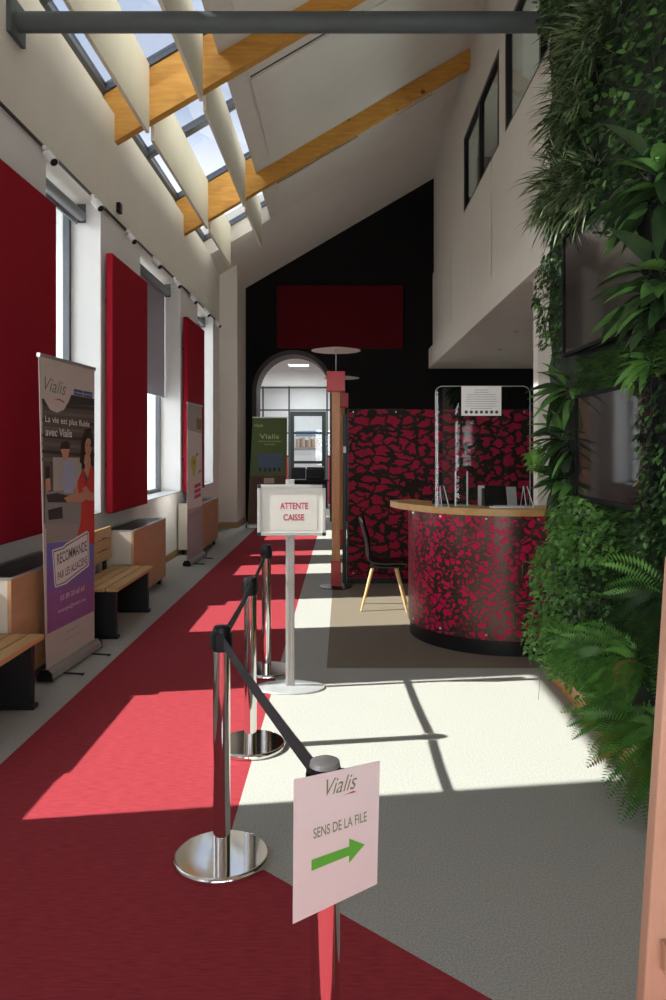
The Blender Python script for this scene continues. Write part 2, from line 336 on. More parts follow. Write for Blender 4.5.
# ------------------------------------------------------------------ roof: lining, rafters, skylights, baffles
SL = 0.585
def zl(x, z0): return z0+SL*x
def slab(x0, x1, y0, y1, z0, t, m, name, z0b=None):
    bm = NB(); z0b = z0 if z0b is None else z0b
    P = []
    for y, zz in ((y0, z0), (y1, z0b)): P += [(x0, y, zl(x0, zz)), (x1, y, zl(x1, zz)), (x1, y, zl(x1, zz)+t), (x0, y, zl(x0, zz)+t)]
    v = [bm.verts.new(p) for p in P]
    for f in ((0,1,2,3),(4,7,6,5),(0,4,5,1),(1,5,6,2),(2,6,7,3),(3,7,4,0)): bm.faces.new([v[i] for i in f])
    return obj(name, bm, m)
struct(slab(-1.42, 2.4, YB, 14.9, 7.0, 0.40, M['white'], 'ceiling'))
struct(slab(-3.2, 2.4, 14.9, 17.42, 7.0, 0.6, M['white'], 'ceiling', 6.64))
bm = NB(); add_box(bm, 2.0, 6.2, YB, 18, 8.35, 8.6); struct(obj('ceiling', bm, M['white']))
RY = [1.15, 4.9, 8.65, 12.4]
RL = ['nearest spruce rafter over the entrance', 'spruce rafter just in front of the anthracite cross pipe', 'glued spruce rafter crossing the top left of the view, lit orange by the skylight', 'long glued spruce rafter ending at the gallery wall, farthest of the rafters in view']
for y, lb in zip(RY, RL):
    bm = NB(); x0, x1 = -2.72, 2.08
    pts = [(x0, y, zl(x0, 6.69)), (x1, y, zl(x1, 6.69)), (x1, y, zl(x1, 6.999)), (-1.425, y, zl(-1.425, 6.999)), (-1.425, y, zl(-1.425, 7.30)), (x0, y, zl(x0, 7.30))]
    add_prism(bm, pts, (0, 0.13, 0)); o = obj('rafter', bm, M['rafter'], bevel=0.006); tag(o, lb, 'beam', 'sloping wooden rafters')
for k, y in enumerate([YB]+RY):
    y0 = y+0.13 if k else YB; y1 = RY[k] if k < len(RY) else 14.9
    if y1 < 3: 
        pass
    # hanging white acoustic board with its narrow slot
    if y1 > 3 :
        xs = (-1.40, 1.85); bm = NB()
        z0 = 6.91; ya, yb = y0+0.22, y1-0.22
        P = [(xs[0], ya, zl(xs[0], z0)), (xs[1], ya, zl(xs[1], z0)), (xs[1], yb, zl(xs[1], z0)), (xs[0], yb, zl(xs[0], z0))]
        add_prism(bm, P, (0, 0, 0.085)); o = obj('ceiling_board', bm, M['white'], bevel=0.02)
        nm = ['', 'above the cross pipe', 'between the cross pipe and the first wooden rafter in view', 'between the two wooden rafters in view', 'beyond the last wooden rafter'][k]
        tag(o, 'white sloping acoustic ceiling board '+nm, 'ceiling board', 'ceiling boards')
        bm = NB(); s0, s1 = -1.14, 0.25; ym = ya+0.33
        P = [(s0, ym+0.05, zl(s0, z0)-0.03), (1.55, ym+0.05, zl(1.55, z0)-0.03), (1.55, yb-0.35, zl(1.55, z0)-0.03), (s0, yb-0.35, zl(s0, z0)-0.03)]
        add_prism(bm, P, (0, 0, 0.029)); obj('inner_board', bm, M['white'], o, bevel=0.012); bm = NB()
        P = [(s0, ym, zl(s0, z0)-0.004), (s1, ym, zl(s1, z0)-0.004), (s1, ym+0.03, zl(s1, z0)-0.004), (s0, ym+0.03, zl(s0, z0)-0.004)]
        add_prism(bm, P, (0, 0, 0.004)); obj('slot', bm, M['blackmetal'], o)
# skylights
wn = 5; ZK = 7.36; XA, XB = -2.80, -1.40
def skyl(y0, y1):
    global wn
    w = bpy.data.objects.new('window_%d' % wn, None); C.objects.link(w); struct(w); wn += 1; w.location = (XA, y0, zl(XA, ZK))
    bm = NB(); t = 0.075
    def sl(xa, xb, ya, yb, h0=-0.05, h1=0.05): 
        xa -= XA; xb -= XA; ya -= y0; yb -= y0
        v = [bm.verts.new((x, y, SL*x+h)) for x, y, h in ((xa,ya,h0),(xb,ya,h0),(xb,yb,h0),(xa,yb,h0),(xa,ya,h1),(xb,ya,h1),(xb,yb,h1),(xa,yb,h1))]
        for f in ((0,3,2,1),(4,5,6,7),(0,1,5,4),(1,2,6,5),(2,3,7,6),(3,0,4,7)): bm.faces.new([v[i] for i in f])
    sl(XA, XA+t+0.03, y0, y1); sl(XB-t, XB, y0, y1); sl(XA+t, XB-t, y0, y0+t); sl(XA+t, XB-t, y1-t, y1)
    obj('window_frame', bm, M['frame'], w)
    bm = NB(); sl(XA+t, XB-t, y0+t, y1-t, 0.0, 0.008); obj('pane', bm, M['skyglass'], w)
for a, b in ((1.22, 3.08), (3.1, 4.95), (4.97, 6.83), (6.85, 8.70), (8.72, 10.56), (10.58, 12.45), (12.47, 14.9)): skyl(a, b)
struct(slab(-3.2, -1.425, YB, 1.14, 7.0, 0.4, M['white'], 'ceiling'))
BX = [(-2.21, 5.24, 6.02), (-1.605, 5.60, 6.36)]
bi = 0
for k, (a, b) in enumerate(((1.3, 4.88), (5.05, 8.60), (8.82, 12.35), (12.58, 14.85))):
    for j, (x, z0, z1) in enumerate(BX):
        bm = NB(); add_box(bm, x-0.02, x+0.02, a, b, z0, z1); o = obj('light_baffle', bm, M['cream'], bevel=0.004)
        tag(o, 'cream light baffle hanging %s, %s' % (['above the entrance', 'before the first visible rafter', 'between the two visible rafters', 'beyond the last rafter'][k], ['on the wall side', 'on the ceiling board side'][j]), 'baffle', 'baffles under the skylights')
# cross pipe
bm = NB(); add_tube(bm, [(-2.6, 6.0, 5.04), (2.08, 6.0, 5.04)], 0.078, 24)
o = thing('cross_pipe', 'thick anthracite pipe crossing the whole room overhead', 'pipe', (0,0,0)); obj('tube', bm, M['pipe'], o)
bm = NB(); add_box(bm, -2.60, -2.56, 5.86, 6.14, 4.90, 5.20); obj('end_plate', bm, M['pipe'], o, 0.005)
# ------------------------------------------------------------------ gallery (right)
XG = 2.08; GT = 5.67; WT = 7.0
GW = [(10.13, 13.06), (6.3, 9.72)]
bm = NB()
add_box(bm, XG-0.12, XG+0.22, 2.4, YW, 3.50, 3.94); add_box(bm, XG+0.22, 6.0, 2.4, YW, 3.50, 3.8); struct(obj('wall_right', bm, M['white']))
bm = NB(); add_box(bm, XG, XG+0.22, 2.4, YW, WT, 8.9)
for a, b in ((2.4, 6.3), (9.72, 10.13), (13.06, YW)): add_box(bm, XG, XG+0.22, a, b, GT, WT)
struct(obj('wall_right', bm, M['white']))
bm = NB(); add_box(bm, XG+0.032, XG+0.22, 2.4, YW, 3.94, GT); struct(obj('wall_right', bm, M['white']))
for a, b, nm in ((2.4, 6.55, 'nearest, behind the plant wall'), (6.6, 10.47, 'under the near gallery window'), (10.53, 14.37, 'under the far gallery window'), (14.43, YW-0.02, 'farthest, next to the black wall')):
    o = box('parapet_panel', XG-0.03, XG+0.03, a, b, 3.97, GT-0.005, M['white'], None, 0.004); tag(o, 'white gallery parapet panel, '+nm, 'wall panel', 'gallery parapet panels')
for k, (a, b) in enumerate(GW):
    w = bpy.data.objects.new('window_%d' % (wn+k), None); C.objects.link(w); struct(w); w.location = (XG-0.005, a, GT)
    bm = NB(); L = b-a; hh = WT-GT; t = 0.07
    add_box(bm, 0, 0.08, 0, L, 0, t); add_box(bm, 0, 0.08, 0, L, hh-t, hh)
    for yy in (0, L-t, L/2-t/2): add_box(bm, 0, 0.08, yy, yy+t, t, hh-t)
    obj('window_frame', bm, M['blackmetal'], w); box('pane', 0.035, 0.043, t, L-t, t, hh-t, M['galglass'], w)
bm = NB(); add_box(bm, 6.0, 6.2, YB, 18.2, 0, 4.6); struct(obj('wall_right', bm, M['white']))
bm = NB(); add_box(bm, 6.0, 6.2, YB, 18.2, 6.6, 9); struct(obj('wall_right', bm, M['white']))
for a, b in ((YB, 6), (9, 11), (14, 18.2)): bm = NB(); add_box(bm, 6.0, 6.2, a, b, 4.6, 6.6); struct(obj('wall_right', bm, M['white']))
for k, (a, b) in enumerate(((6, 9), (11, 14))):  # unseen outer windows, added to bring daylight into the gallery
    w = bpy.data.objects.new('window_%d' % (wn+2+k), None); C.objects.link(w); struct(w); w.location = (6.1, a, 4.6)
    bm = NB(); add_box(bm, -.03, .03, 0, 3, 0, .06); add_box(bm, -.03, .03, 0, 3, 1.94, 2.0)
    for q in (0, 1.47, 2.94): add_box(bm, -.03, .03, q, q+.06, .06, 1.94)
    obj('window_frame', bm, M['frame'], w); box('pane', -.004, .004, .06, 2.94, .06, 1.94, M['glass'], w)
# column under the gallery
struct(box('trim_3', XG, XG+0.2, 8.1, 8.3, 0, 3.50, M['white']))
for i, (px, py) in enumerate([(516, 331), (500, 349)]):
    y = (3.50-H)*F/(CY-py); x = (px-CX)/F*y
    bm = NB(); add_lathe(bm, [(0, 0), (0.05, 0), (0.055, -0.012), (0.04, -0.015), (0.035, -0.004), (0, -0.004)], (0,0,0), 24); o = obj('downlight', bm, M['alu']); o.location = (x, y, 3.50)
    tag(o, 'small recessed round spotlight under the gallery, %s' % ['nearer of the two', 'farther of the two'][i], 'light', 'gallery downlights')
# back wall behind the camera; its unseen glazed entrance is added for light and reflections
bm = NB(); add_box(bm, -3.3, -1.8, YB-0.2, YB, 0, 9); add_box(bm, 3.0, 6.2, YB-0.2, YB, 0, 9); add_box(bm, 2.0, 2.25, YB-0.2, YB, 0, 2.9); add_box(bm, -1.8, 3.0, YB-0.2, YB, 2.9, 9); struct(obj('wall_back', bm, M['white']))
d = bpy.data.objects.new('door_1', None); C.objects.link(d); struct(d); d.location = (0.1, YB-0.1, 0)
bm = NB()
for x in (-1.9, -0.04, 1.82): add_box(bm, x, x+0.08, -0.03, 0.03, 0, 2.9)
add_box(bm, -1.82, 1.82, -0.03, 0.03, 2.82, 2.9); add_box(bm, -1.82, 1.82, -0.03, 0.03, 0.0, 0.1); obj('door_frame', bm, M['frame'], d)
box('pane', -1.82, 1.82, -0.004, 0.004, 0.1, 2.82, M['glass'], d); box('side_pane', 2.16, 2.89, -0.004, 0.004, 0.0, 2.89, M['glass'], d)
# ------------------------------------------------------------------ room beyond the arch
bm = NB(); add_box(bm, -4.5, 3.2, 18.2, 26, 3.95, 4.2); struct(obj('ceiling', bm, M['reveal']))
bm = NB(); add_box(bm, -4.7, -4.5, 18.2, 26, 0, 4.2); add_box(bm, 3.0, 3.2, 18.2, 26, 0, 4.2); add_box(bm, -4.7, 3.2, 26, 26.2, 0, 4.2); struct(obj('wall_far', bm, M['reveal']))
bm = NB(); add_box(bm, -4.5, 3.0, 22.4, 22.55, 3.5, 3.95); struct(obj('wall_partition', bm, M['reveal']))
P = thing('glazed_partition', 'dark-framed glazed office partition with red lower panels seen through the arch', 'partition', (0, 22.4, 0))
bm = NB(); t = 0.045
for x in (-4.5, -3.3, -2.36, -1.59, -0.47, 0.6, 1.8): add_box(bm, x-t/2, x+t/2, 0, 0.06, 0.0, 3.5)
for z in (3.46, 2.80): add_box(bm, -4.5, 3, 0.001, 0.059, z-t/2, z+t/2)
for a, b in ((-4.5, -1.59), (-0.47, 3.0)):
    for z in (2.12, 1.44): add_box(bm, a, b, 0.001, 0.059, z-t/2, z+t/2)
M['darkgreen'] = mat('dark_green_steel', (0.02, 0.032, 0.028), 0.5, noise=0.05)
obj('frame', bm, M['darkgreen'], P)
box('pane', -4.5, 3.0, 0.026, 0.032, 1.46, 3.46, M['glass'], P)
box('lower_panel', -4.48, -1.62, 0.02, 0.04, 0.02, 1.42, M['redpanel'], P); box('lower_panel', -0.44, 2.98, 0.02, 0.04, 0.02, 1.42, M['redpanel'], P)
bm = NB(); add_box(bm, -1.56, -1.44, -0.02, 0.04, 0.01, 2.76); add_box(bm, -0.62, -0.50, -0.02, 0.04, 0.01, 2.76)
for z0, z1 in ((2.62, 2.76), (0.01, 0.4), (2.09, 2.15), (1.22, 1.30)): add_box(bm, -1.44, -0.62, -0.02, 0.04, z0, z1)
dr = obj('door', bm, M['darkgreen'], P)
bm = NB(); add_tube(bm, [(-0.66, -0.05, 1.12), (-0.58, -0.05, 1.12), (-0.56, -0.02, 1.12)], 0.012, 8); obj('door_handle', bm, M['alu'], dr)
box('door_glass', -1.44, -0.62, 0.0, 0.006, 0.4, 2.62, M['glass'], P)
# ceiling lamps of that room
for i, (x, y) in enumerate(((-1.2, 20.6), (-1.2, 24.3))):
    l = thing('ceiling_panel_light', ['square ceiling light seen through the top of the arch', 'square ceiling light in the office behind the glazed partition'][i], 'light', (x, y, 3.95), 'ceiling lights beyond the arch')
    bm = NB(); add_box(bm, -0.30, 0.30, -0.30, 0.30, -0.03, 0); obj('housing', bm, M['whitemetal'], l)
    bm = NB(); add_box(bm, -0.27, 0.27, -0.27, 0.27, -0.036, -0.03); obj('diffuser', bm, mat('lit_diffuser', (0.9, 0.9, 0.9), 0.5, emis=(0.9, 0.95, 1.0), estr=1.6), l)
    ld = bpy.data.lights.new('panel_lamp', 'AREA'); ld.shape = 'SQUARE'; ld.size = 0.5; ld.energy = (85, 85)[i]; ld.color = (0.93, 0.98, 1.0)
    lo = bpy.data.objects.new('panel_lamp', ld); C.objects.link(lo); lo.parent = l; lo.location = (0, 0, -0.05)
# picture, desk, office chair beyond
o = thing('framed_landscape', 'wide photograph of a stone town hanging on the office wall beyond the arch', 'picture', (-1.14, 25.98, 1.95))
box('frame', -0.50, 0.50, -0.03, 0.015, -0.28, 0.34, M['paper'], o)
bm = NB(); mi = 0
add_box(bm, -0.47, 0.47, -0.036, -0.03, 0.12, 0.31, 0)
random.seed(3)
for i in range(15):
    x = -0.47+i*0.0627; h = random.uniform(0.0, 0.15); add_box(bm, x, x+0.0627, -0.042, -0.03, -0.25, h, 1+i % 3)
obj('print', bm, [cmat('print_sky', (0.25, 0.32, 0.45)), cmat('print_ochre', (0.45, 0.30, 0.18)), cmat('print_stone', (0.55, 0.48, 0.38)), cmat('print_brick', (0.30, 0.16, 0.10))], o)
o = thing('office_desk', 'dark office desk behind the glazed door', 'desk', (-0.95, 21.3, 0))
box('desktop', -0.55, 0.55, -0.35, 0.35, 0.76, 0.80, M['blackplastic'], o, 0.005)
for x in (-0.52, 0.48): box('leg', x, x+0.04, -0.33, 0.33, 0, 0.76, M['blackmetal'], o)
box('modesty_panel', -0.48, 0.48, 0.2, 0.22, 0.3, 0.76, M['blackplastic'], o)
o = thing('printer', 'black office printer standing on the desk beyond the arch', 'printer', (-0.78, 21.3, 0.80))
box('body', -0.25, 0.25, -0.2, 0.2, 0, 0.30, M['blackplastic'], o, 0.02); box('paper_tray', -0.18, 0.18, -0.30, -0.2, 0.05, 0.08, M['blackmetal'], o); box('lid', -0.23, 0.23, -0.18, 0.2, 0.302, 0.345, M['blackmetal'], o, 0.01)
o = thing('office_chair', 'black swivel chair beside the dark office desk', 'chair', (-1.30, 22.02, 0))
bm = NB(); add_lathe(bm, [(0, 0.42), (0.22, 0.42), (0.25, 0.46), (0.23, 0.50), (0, 0.51)], seg=24); obj('seat', bm, M['blackplastic'], o)
box('backrest', -0.21, 0.21, 0.20, 0.26, 0.58, 1.12, M['blackplastic'], o, 0.025)
bm = NB(); add_tube(bm, [(0, 0, 0.09), (0, 0, 0.42)], 0.025); 
for i in range(5): a = i*2*PI/5; add_tube(bm, [(0, 0, 0.1), (0.25*math.cos(a), 0.25*math.sin(a), 0.05)], 0.02, 8)
add_tube(bm, [(0, 0.1, 0.44), (0, 0.25, 0.47), (0, 0.26, 0.62)], 0.015, 8); obj('pedestal', bm, M['blackmetal'], o)
for i in range(5): bm = NB(); a = i*2*PI/5; add_lathe(bm, [(0, 0), (0.02, 0.005), (0.028, 0.025), (0.02, 0.05), (0, 0.05)], (0.25*math.cos(a), 0.25*math.sin(a), 0), 10); obj('castor', bm, M['blackmetal'], o)
# ------------------------------------------------------------------ red acoustic panels
for y0, y1, lb in ((5.10, 6.61, 'tall red fabric wall panel at the left edge of the view, nearest of three'), (8.22, 9.69, 'tall red fabric wall panel, middle of three, above the second bench'), (12.2, 13.67, 'tall red fabric wall panel, farthest of three, behind the white banner')):
    o = thing('acoustic_panel', lb, 'wall panel', (-2.52, (y0+y1)/2, 0.97), 'red fabric panels on the window wall')
    L = (y1-y0)/2; box('fabric_board', -0.045, 0.03, -L, L, 0, 2.82, M['redfab'], o, 0.012)
    for z in (0.5, 2.3): box('wall_batten', -0.079, -0.045, -L+0.1, -L+0.5, z, z+0.05, M['blackmetal'], o)
bm = NB(); add_box(bm, -1.51, 1.37, YW-0.08, YW-0.001, 3.95, 5.39); tag(obj('acoustic_panel', bm, M['redfab2'], None, 0.012), 'wide dark red fabric panel high on the black end wall', 'wall panel')
# ------------------------------------------------------------------ spotlights on their track
o = tag(box('light_track', XW+0.001, XW+0.03, 4.5, 15.9, 4.272, 4.286, M['blackmetal']), 'thin black lighting track along the top of the window wall', 'track')
def spot():
    t = thing('track_spotlight', '', 'spotlight', (0,0,0), 'white spotlights on the wall track')
    box('adapter', -0.02, 0.02, -0.05, 0.05, -0.035, 0, M['whitemetal'], t, 0.004)
    bm = NB(); add_tube(bm, [(0, 0, -0.03), (0, 0, -0.07)], 0.01, 8); obj('arm', bm, M['whitemetal'], t)
    a = Vector((0.02, 0.0, -0.08)); d = Vector((0.62, -0.35, -0.70)).normalized()
    bm = NB(); add_tube(bm, [a-d*0.04, a+d*0.09], 0.042, 20); h = obj('head', bm, M['whitemetal'], t)
    bm = NB(); add_tube(bm, [a+d*0.0901, a+d*0.094], 0.034, 20); obj('lens', bm, M['blackplastic'], h)
    return t
s0 = spot(); ords = ['first from the camera', 'second from the camera', 'third from the camera', 'fourth from the camera', 'fifth from the camera', 'sixth from the camera', 'seventh from the camera', 'last, next to the white pillar']
for i in range(8):
    loc = (-2.55, 6.54+1.255*i, 4.27); lb = 'white track spotlight above the windows, '+ords[i]
    if i == 0: s0.location = loc; s0['label'] = lb
    else: dup(s0, loc, lb)
o = tag(box('wall_sensor', XW, XW+0.05, 8.70, 8.80, 4.36, 4.48, M['blackplastic'], None, 0.012), 'small dark sensor on the white wall above the spotlight track', 'sensor')
o.location.z = 0.02
# ------------------------------------------------------------------ low wooden boxes on castors under the windows
def wbox(y0, y1, lb):
    t = thing('radiator_box', lb, 'cabinet', (-2.385, (y0+y1)/2, 0), 'wooden boxes under the windows'); L = (y1-y0)/2
    box('front_board', 0.16, 0.185, -L, L, 0.09, 0.80, M['woodbox'], t, 0.003)
    bm = NB(); add_box(bm, -0.185, 0.16, -L, -L+0.025, 0.09, 0.80); add_box(bm, -0.185, 0.16, L-0.025, L, 0.09, 0.80); add_box(bm, -0.185, -0.16, -L+.025, L-.025, 0.09, 0.80); add_box(bm, -0.16, 0.16, -L+.025, L-.025, 0.09, 0.12)
    obj('carcass', bm, M['creambox'], t)
    bm = NB(); add_box(bm, -0.185, 0.185, -L, -L+0.03, 0.801, 0.815); add_box(bm, -0.185, 0.185, L-0.03, L, 0.801, 0.815); add_box(bm, 0.165, 0.185, -L+.03, L-.03, 0.801, 0.815); add_box(bm, -0.185, -0.165, -L+.03, L-.03, 0.801, 0.815)
    obj('rim', bm, M['alu'], t)
    bm = NB(); n = 26
    for i in range(n): yy = -L+0.03+(2*L-0.06)*i/n; add_box(bm, -0.16, 0.16, yy, yy+(2*L-.06)/n*0.72, 0.775, 0.80)
    obj('grille', bm, M['blackmetal'], t)
    for sx in (-0.13, 0.13):
        for sy in (-L+0.1, L-0.1):
            bm = NB(); add_tube(bm, [(sx-0.02, sy, 0.04), (sx+0.02, sy, 0.04)], 0.04, 14); add_box(bm, sx-0.03, sx+0.03, sy-0.03, sy+0.03, 0.078, 0.09); obj('castor', bm, M['blackmetal'], t)
wbox(5.04, 6.50, 'wooden box with black grille at the left edge, beside the nearest bench')
wbox(7.98, 9.44, 'wooden box with black grille beyond the second bench, middle of the three')
wbox(11.86, 13.38, 'wooden box with black grille behind the white banner, farthest of the three')
# ------------------------------------------------------------------ benches
def bench(y0, y1, lb):
    t = thing('waiting_bench', lb, 'bench', (-2.2, (y0+y1)/2, 0), 'wooden benches under the windows'); L = (y1-y0)/2
    for i in range(4):
        x = -0.20+i*0.112; box('seat_slat', x, x+0.10, -L, L, 0.425, 0.458, M['wood'], t, 0.004)
    for i in range(3):
        z = 0.54+i*0.115; box('back_slat', -0.235, -0.209, -L, L, z, z+0.10, M['wood'], t, 0.004)
    for yy in (-L+0.06, L-0.13):
        box('leg', -0.19, 0.20, yy, yy+0.06, 0.03, 0.424, M['blackmetal'], t); box('foot', -0.21, 0.22, yy-0.01, yy+0.07, 0, 0.03, M['blackmetal'], t, 0.005)
        bm = NB(); add_prism(bm, [(-0.191, yy, 0.25), (-0.262, yy, 0.42), (-0.262, yy, 0.86), (-0.236, yy, 0.86), (-0.236, yy, 0.424), (-0.191, yy, 0.30)], (0, 0.06, 0)); obj('back_bracket', bm, M['blackmetal'], t)
bench(3.78, 5.00, 'wooden slatted bench on black panel legs cut off by the left edge of the view')
bench(6.62, 7.90, 'wooden slatted bench on black panel legs behind the banner with the woman in red')
# ------------------------------------------------------------------ roll-up banners
class Sheet:
    """a printed sheet given by its 3D corners (tl, tr, br, bl); print shapes are laid on it in u,v (v down)"""
    def __init__(s, tl, tr, br, bl, parent, n): 
        s.c = [Vector(p) for p in (tl, tr, br, bl)]; s.parent = parent
        s.N = (s.c[1]-s.c[0]).cross(s.c[0]-s.c[3]).normalized(); s.k = 0
    def P(s, u, v, h=0):
        a = s.c[0].lerp(s.c[1], u); b = s.c[3].lerp(s.c[2], u); return a.lerp(b, v)+s.N*h
    def base(s, name, m, th=0.004, nu=6, nv=12):
        bm = NB(); g = []
        for h in (0, -th):
            g.append([[bm.verts.new(s.P(i/nu, j/nv, h)-Vector(s.parent.location)) for i in range(nu+1)] for j in range(nv+1)])
        for q in g:
            for j in range(nv):
                for i in range(nu): bm.faces.new((q[j][i], q[j][i+1], q[j+1][i+1], q[j+1][i]))
        e = [(0, i) for i in range(nu+1)]+[(j, nu) for j in range(1, nv+1)]+[(nv, i) for i in range(nu-1, -1, -1)]+[(j, 0) for j in range(nv-1, 0, -1)]
        for k in range(len(e)): (a, b), (c, d) = e[k], e[(k+1) % len(e)]; bm.faces.new((g[0][a][b], g[0][c][d], g[1][c][d], g[1][a][b]))
        return obj(name, bm, m, s.parent)
    def shapes(s, name, items, parent=None):
        """items: (list of (u,v), material)"""
        bm = NB(); ms = []; 
        for pts, m in items:
            s.k += 1
            if m not in ms: ms.append(m)
            vs = [bm.verts.new(s.P(u, v, 0.0005+s.k*0.00006)-Vector(s.parent.location)) for u, v in pts]
            f = bm.faces.new(vs); f.material_index = ms.index(m); f.normal_update()
            if f.normal.dot(s.N) < 0: f.normal_flip()
        bmesh.ops.triangulate(bm, faces=bm.faces)
        return obj(name, bm, ms, parent or s.parent, recalc=False)
    def text(s, name, body, u, v, w, h, m, du=None, shear=0, bold=0.0):
        """u,v lower left; w,h in sheet fractions; du: (u,v) of the lower right end when the line is tilted"""
        s.k += 1; p = s.P(u, v, 0.0006+s.k*0.00006); q = s.P(*(du or (u+w, v)), 0.0006+s.k*0.00006); up = s.P(u, v-h, 0.0006+s.k*0.00006)
        return text(name, body, p, q-p, up-p, (q-p).length, (up-p).length, m, s.parent, shear, 0, bold)
def ell(cu, cv, ru, rv, n=16, a0=0, a1=2*PI): return [(cu+ru*math.cos(a0+(a1-a0)*i/n), cv+rv*math.sin(a0+(a1-a0)*i/n)) for i in range(n+(0 if abs(a1-a0-2*PI) < 1e-6 else 1))]
def rollup(loc, A, B, top_shift, height, lb, mbase):
    """A,B floor ends of the cassette (x,y); the graphic rises from A-B"""
    t = thing('roll_up_banner', lb, 'banner', (loc[0], loc[1], 0), 'roll-up banners')
    O = Vector((loc[0], loc[1], 0)); a = Vector((A[0], A[1], 0)); b = Vector((B[0], B[1], 0)); d = (b-a).normalized(); nrm = d.cross(Vector((0,0,1)))
    bm = NB(); pr = [(-0.05, 0.02), (-0.055, 0.05), (-0.03, 0.085), (0.02, 0.09), (0.05, 0.06), (0.055, 0.02)]
    add_prism(bm, [a-O-d*0.02+nrm*p+Vector((0,0,z)) for p, z in pr], d*((b-a).length+0.04)); obj('cassette', bm, M['alu'], t, 0.004)
    for e, s_ in ((a-d*0.035, 1), (b+d*0.02, 1)): bm = NB(); add_prism(bm, [e-O+nrm*p*1.05+Vector((0,0,z+ (0.002 if z > 0.03 else -0.01))) for p, z in pr], d*0.015); obj('end_cap', bm, M['blackplastic'], t)
    for f in (0.2, 0.8):
        p = a.lerp(b, f)-O; bm = NB(); add_tube(bm, [p+nrm*0.05+Vector((0,0,0.015)), p+nrm*0.20+Vector((0,0,0.008))], 0.007, 8); add_tube(bm, [p+nrm*0.195+d*-0.015+Vector((0,0,0.008)), p+nrm*0.195+d*0.015+Vector((0,0,0.008))], 0.008, 8)
        obj('foot', bm, M['blackmetal'], t)
    ts = [Vector(q) for q in top_shift]
    tl = a+ts[0]+Vector((0,0,height)); tr = b+ts[1]+Vector((0,0,height))
    sh = Sheet(tl, tr, b+Vector((0,0,0.088)), a+Vector((0,0,0.088)), t, 1)
    sh.base('graphic', mbase)
    bm = NB(); dd = (tr-tl).normalized(); add_prism(bm, [tl-O-dd*0.005+nrm*0.012+Vector((0,0,-0.012)), tl-O-dd*0.005+nrm*0.012+Vector((0,0,0.014)), tl-O-dd*0.005-nrm*0.012+Vector((0,0,0.014)), tl-O-dd*0.005-nrm*0.012+Vector((0,0,-0.012))], dd*((tr-tl).length+0.01)); obj('top_rail', bm, M['alu'], t)
    bm = NB(); m1 = (tl+tr)/2-O-nrm*0.03; m0 = (a+b)/2-O-nrm*0.03+Vector((0,0,0.09)); add_tube(bm, [m0, m1], 0.009, 8); obj('support_pole', bm, M['alu'], t)
    return t, sh
pk = cmat('print_cream', (0.62, 0.52, 0.47)); 
t, sh = rollup((-2.10, 5.88), (-2.13, 5.46), (-2.07, 6.33), ((-0.0082, -0.12, 0), (0.0, 0.0, 0)), 2.335, 'roll-up banner with a photo of a woman in a red dress, beside the nearest bench', pk)
# print positions measured on the banner: left edge 36..46, right 94.5, top 357..370, bottom 672..640
def bu(px, py):
    v = 0.5
    for _ in range(4):
        l = 36+9.5*v; u = (px-l)/(94.5-l); tp = 358+12*u; bt = 673-33*u; v = (py-tp)/(bt-tp)
    return (max(0.004, min(0.996, u)), max(0.004, min(0.996, v)))
def c3(pts): return [bu(30+x/5.89, 350+y/5.88) for x, y in pts]
def c4(pts): return [bu(30+x/5.55, 510+y/5.55) for x, y in pts]
dk = cmat('print_dark_brown', (0.035, 0.025, 0.022)); br = cmat('print_board_brown', (0.11, 0.085, 0.07)); br2 = cmat('print_board_light', (0.17, 0.135, 0.11)); gy = cmat('print_steel', (0.26, 0.25, 0.25)); skin = cmat('print_skin', (0.55, 0.27, 0.17)); red = cmat('print_red_dress', (0.60, 0.035, 0.025)); hair = cmat('print_hair', (0.02, 0.013, 0.012)); shirt = cmat('print_shirt_blue', (0.38, 0.38, 0.55)); pale = cmat('print_pale_wall', (0.42, 0.40, 0.36)); navy = cmat('print_navy', (0.03, 0.05, 0.20)); wht = cmat('print_white', (0.82, 0.78, 0.75)); vio = cmat('print_violet', (0.22, 0.11, 0.38)); vio2 = cmat('print_purple', (0.30, 0.10, 0.30)); blu = cmat('print_violet_blue', (0.17, 0.15, 0.48)); olive = cmat('print_logo_green', (0.16, 0.20, 0.10)); ink = cmat('print_ink', (0.06, 0.05, 0.06)); crim = cmat('print_crimson', (0.45, 0.03, 0.06))
counter_ = cmat('print_counter', (0.33, 0.27, 0.25))
items = [(c3([(200, 268), (378, 292), (384, 1030), (70, 1030), (56, 300)]), br)]
for i in range(8):
    y = 320+i*46; items.append((c3([(56, y), (378, y+22), (378, y+40), (57, y+20)]), br2 if i % 2 else dk))
items += [(c3([(205, 268), (378, 292), (378, 330), (56, 330), (52, 300), (200, 300)]), dk),
          (c3([(115, 640), (290, 640), (290, 830), (120, 850)]), pale),
          (c3([(75, 845), (300, 820), (378, 900), (378, 960), (262, 1100), (75, 1060)]), gy),
          (c3([(80, 860), (140, 850), (230, 870), (240, 905), (90, 905)]), dk), (c3([(90, 950), (170, 930), (175, 1000), (95, 1010)]), dk)]
items.append((c4([(78, 90), (270, 90), (270, 165), (78, 195)]), counter_))
items.append((c4([(80, 195), (200, 180), (355, 150), (355, 440), (84, 560)]), blu))
items.append((c4([(84, 340), (355, 280), (355, 480), (85, 580)]), vio))
items.append((c4([(85, 470), (355, 400), (354, 565), (87, 705)]), vio2))
sh.shapes('printed_background', items)
mi = [(c3([(160, 600), (175, 560), (205, 555), (212, 600), (200, 650), (180, 660)]), skin), (c3([(155, 590), (160, 555), (195, 540), (215, 560), (210, 590), (170, 590)]), hair),
      (c3([(180, 660), (215, 650), (245, 720), (235, 850), (180, 850), (170, 760)]), shirt), ]
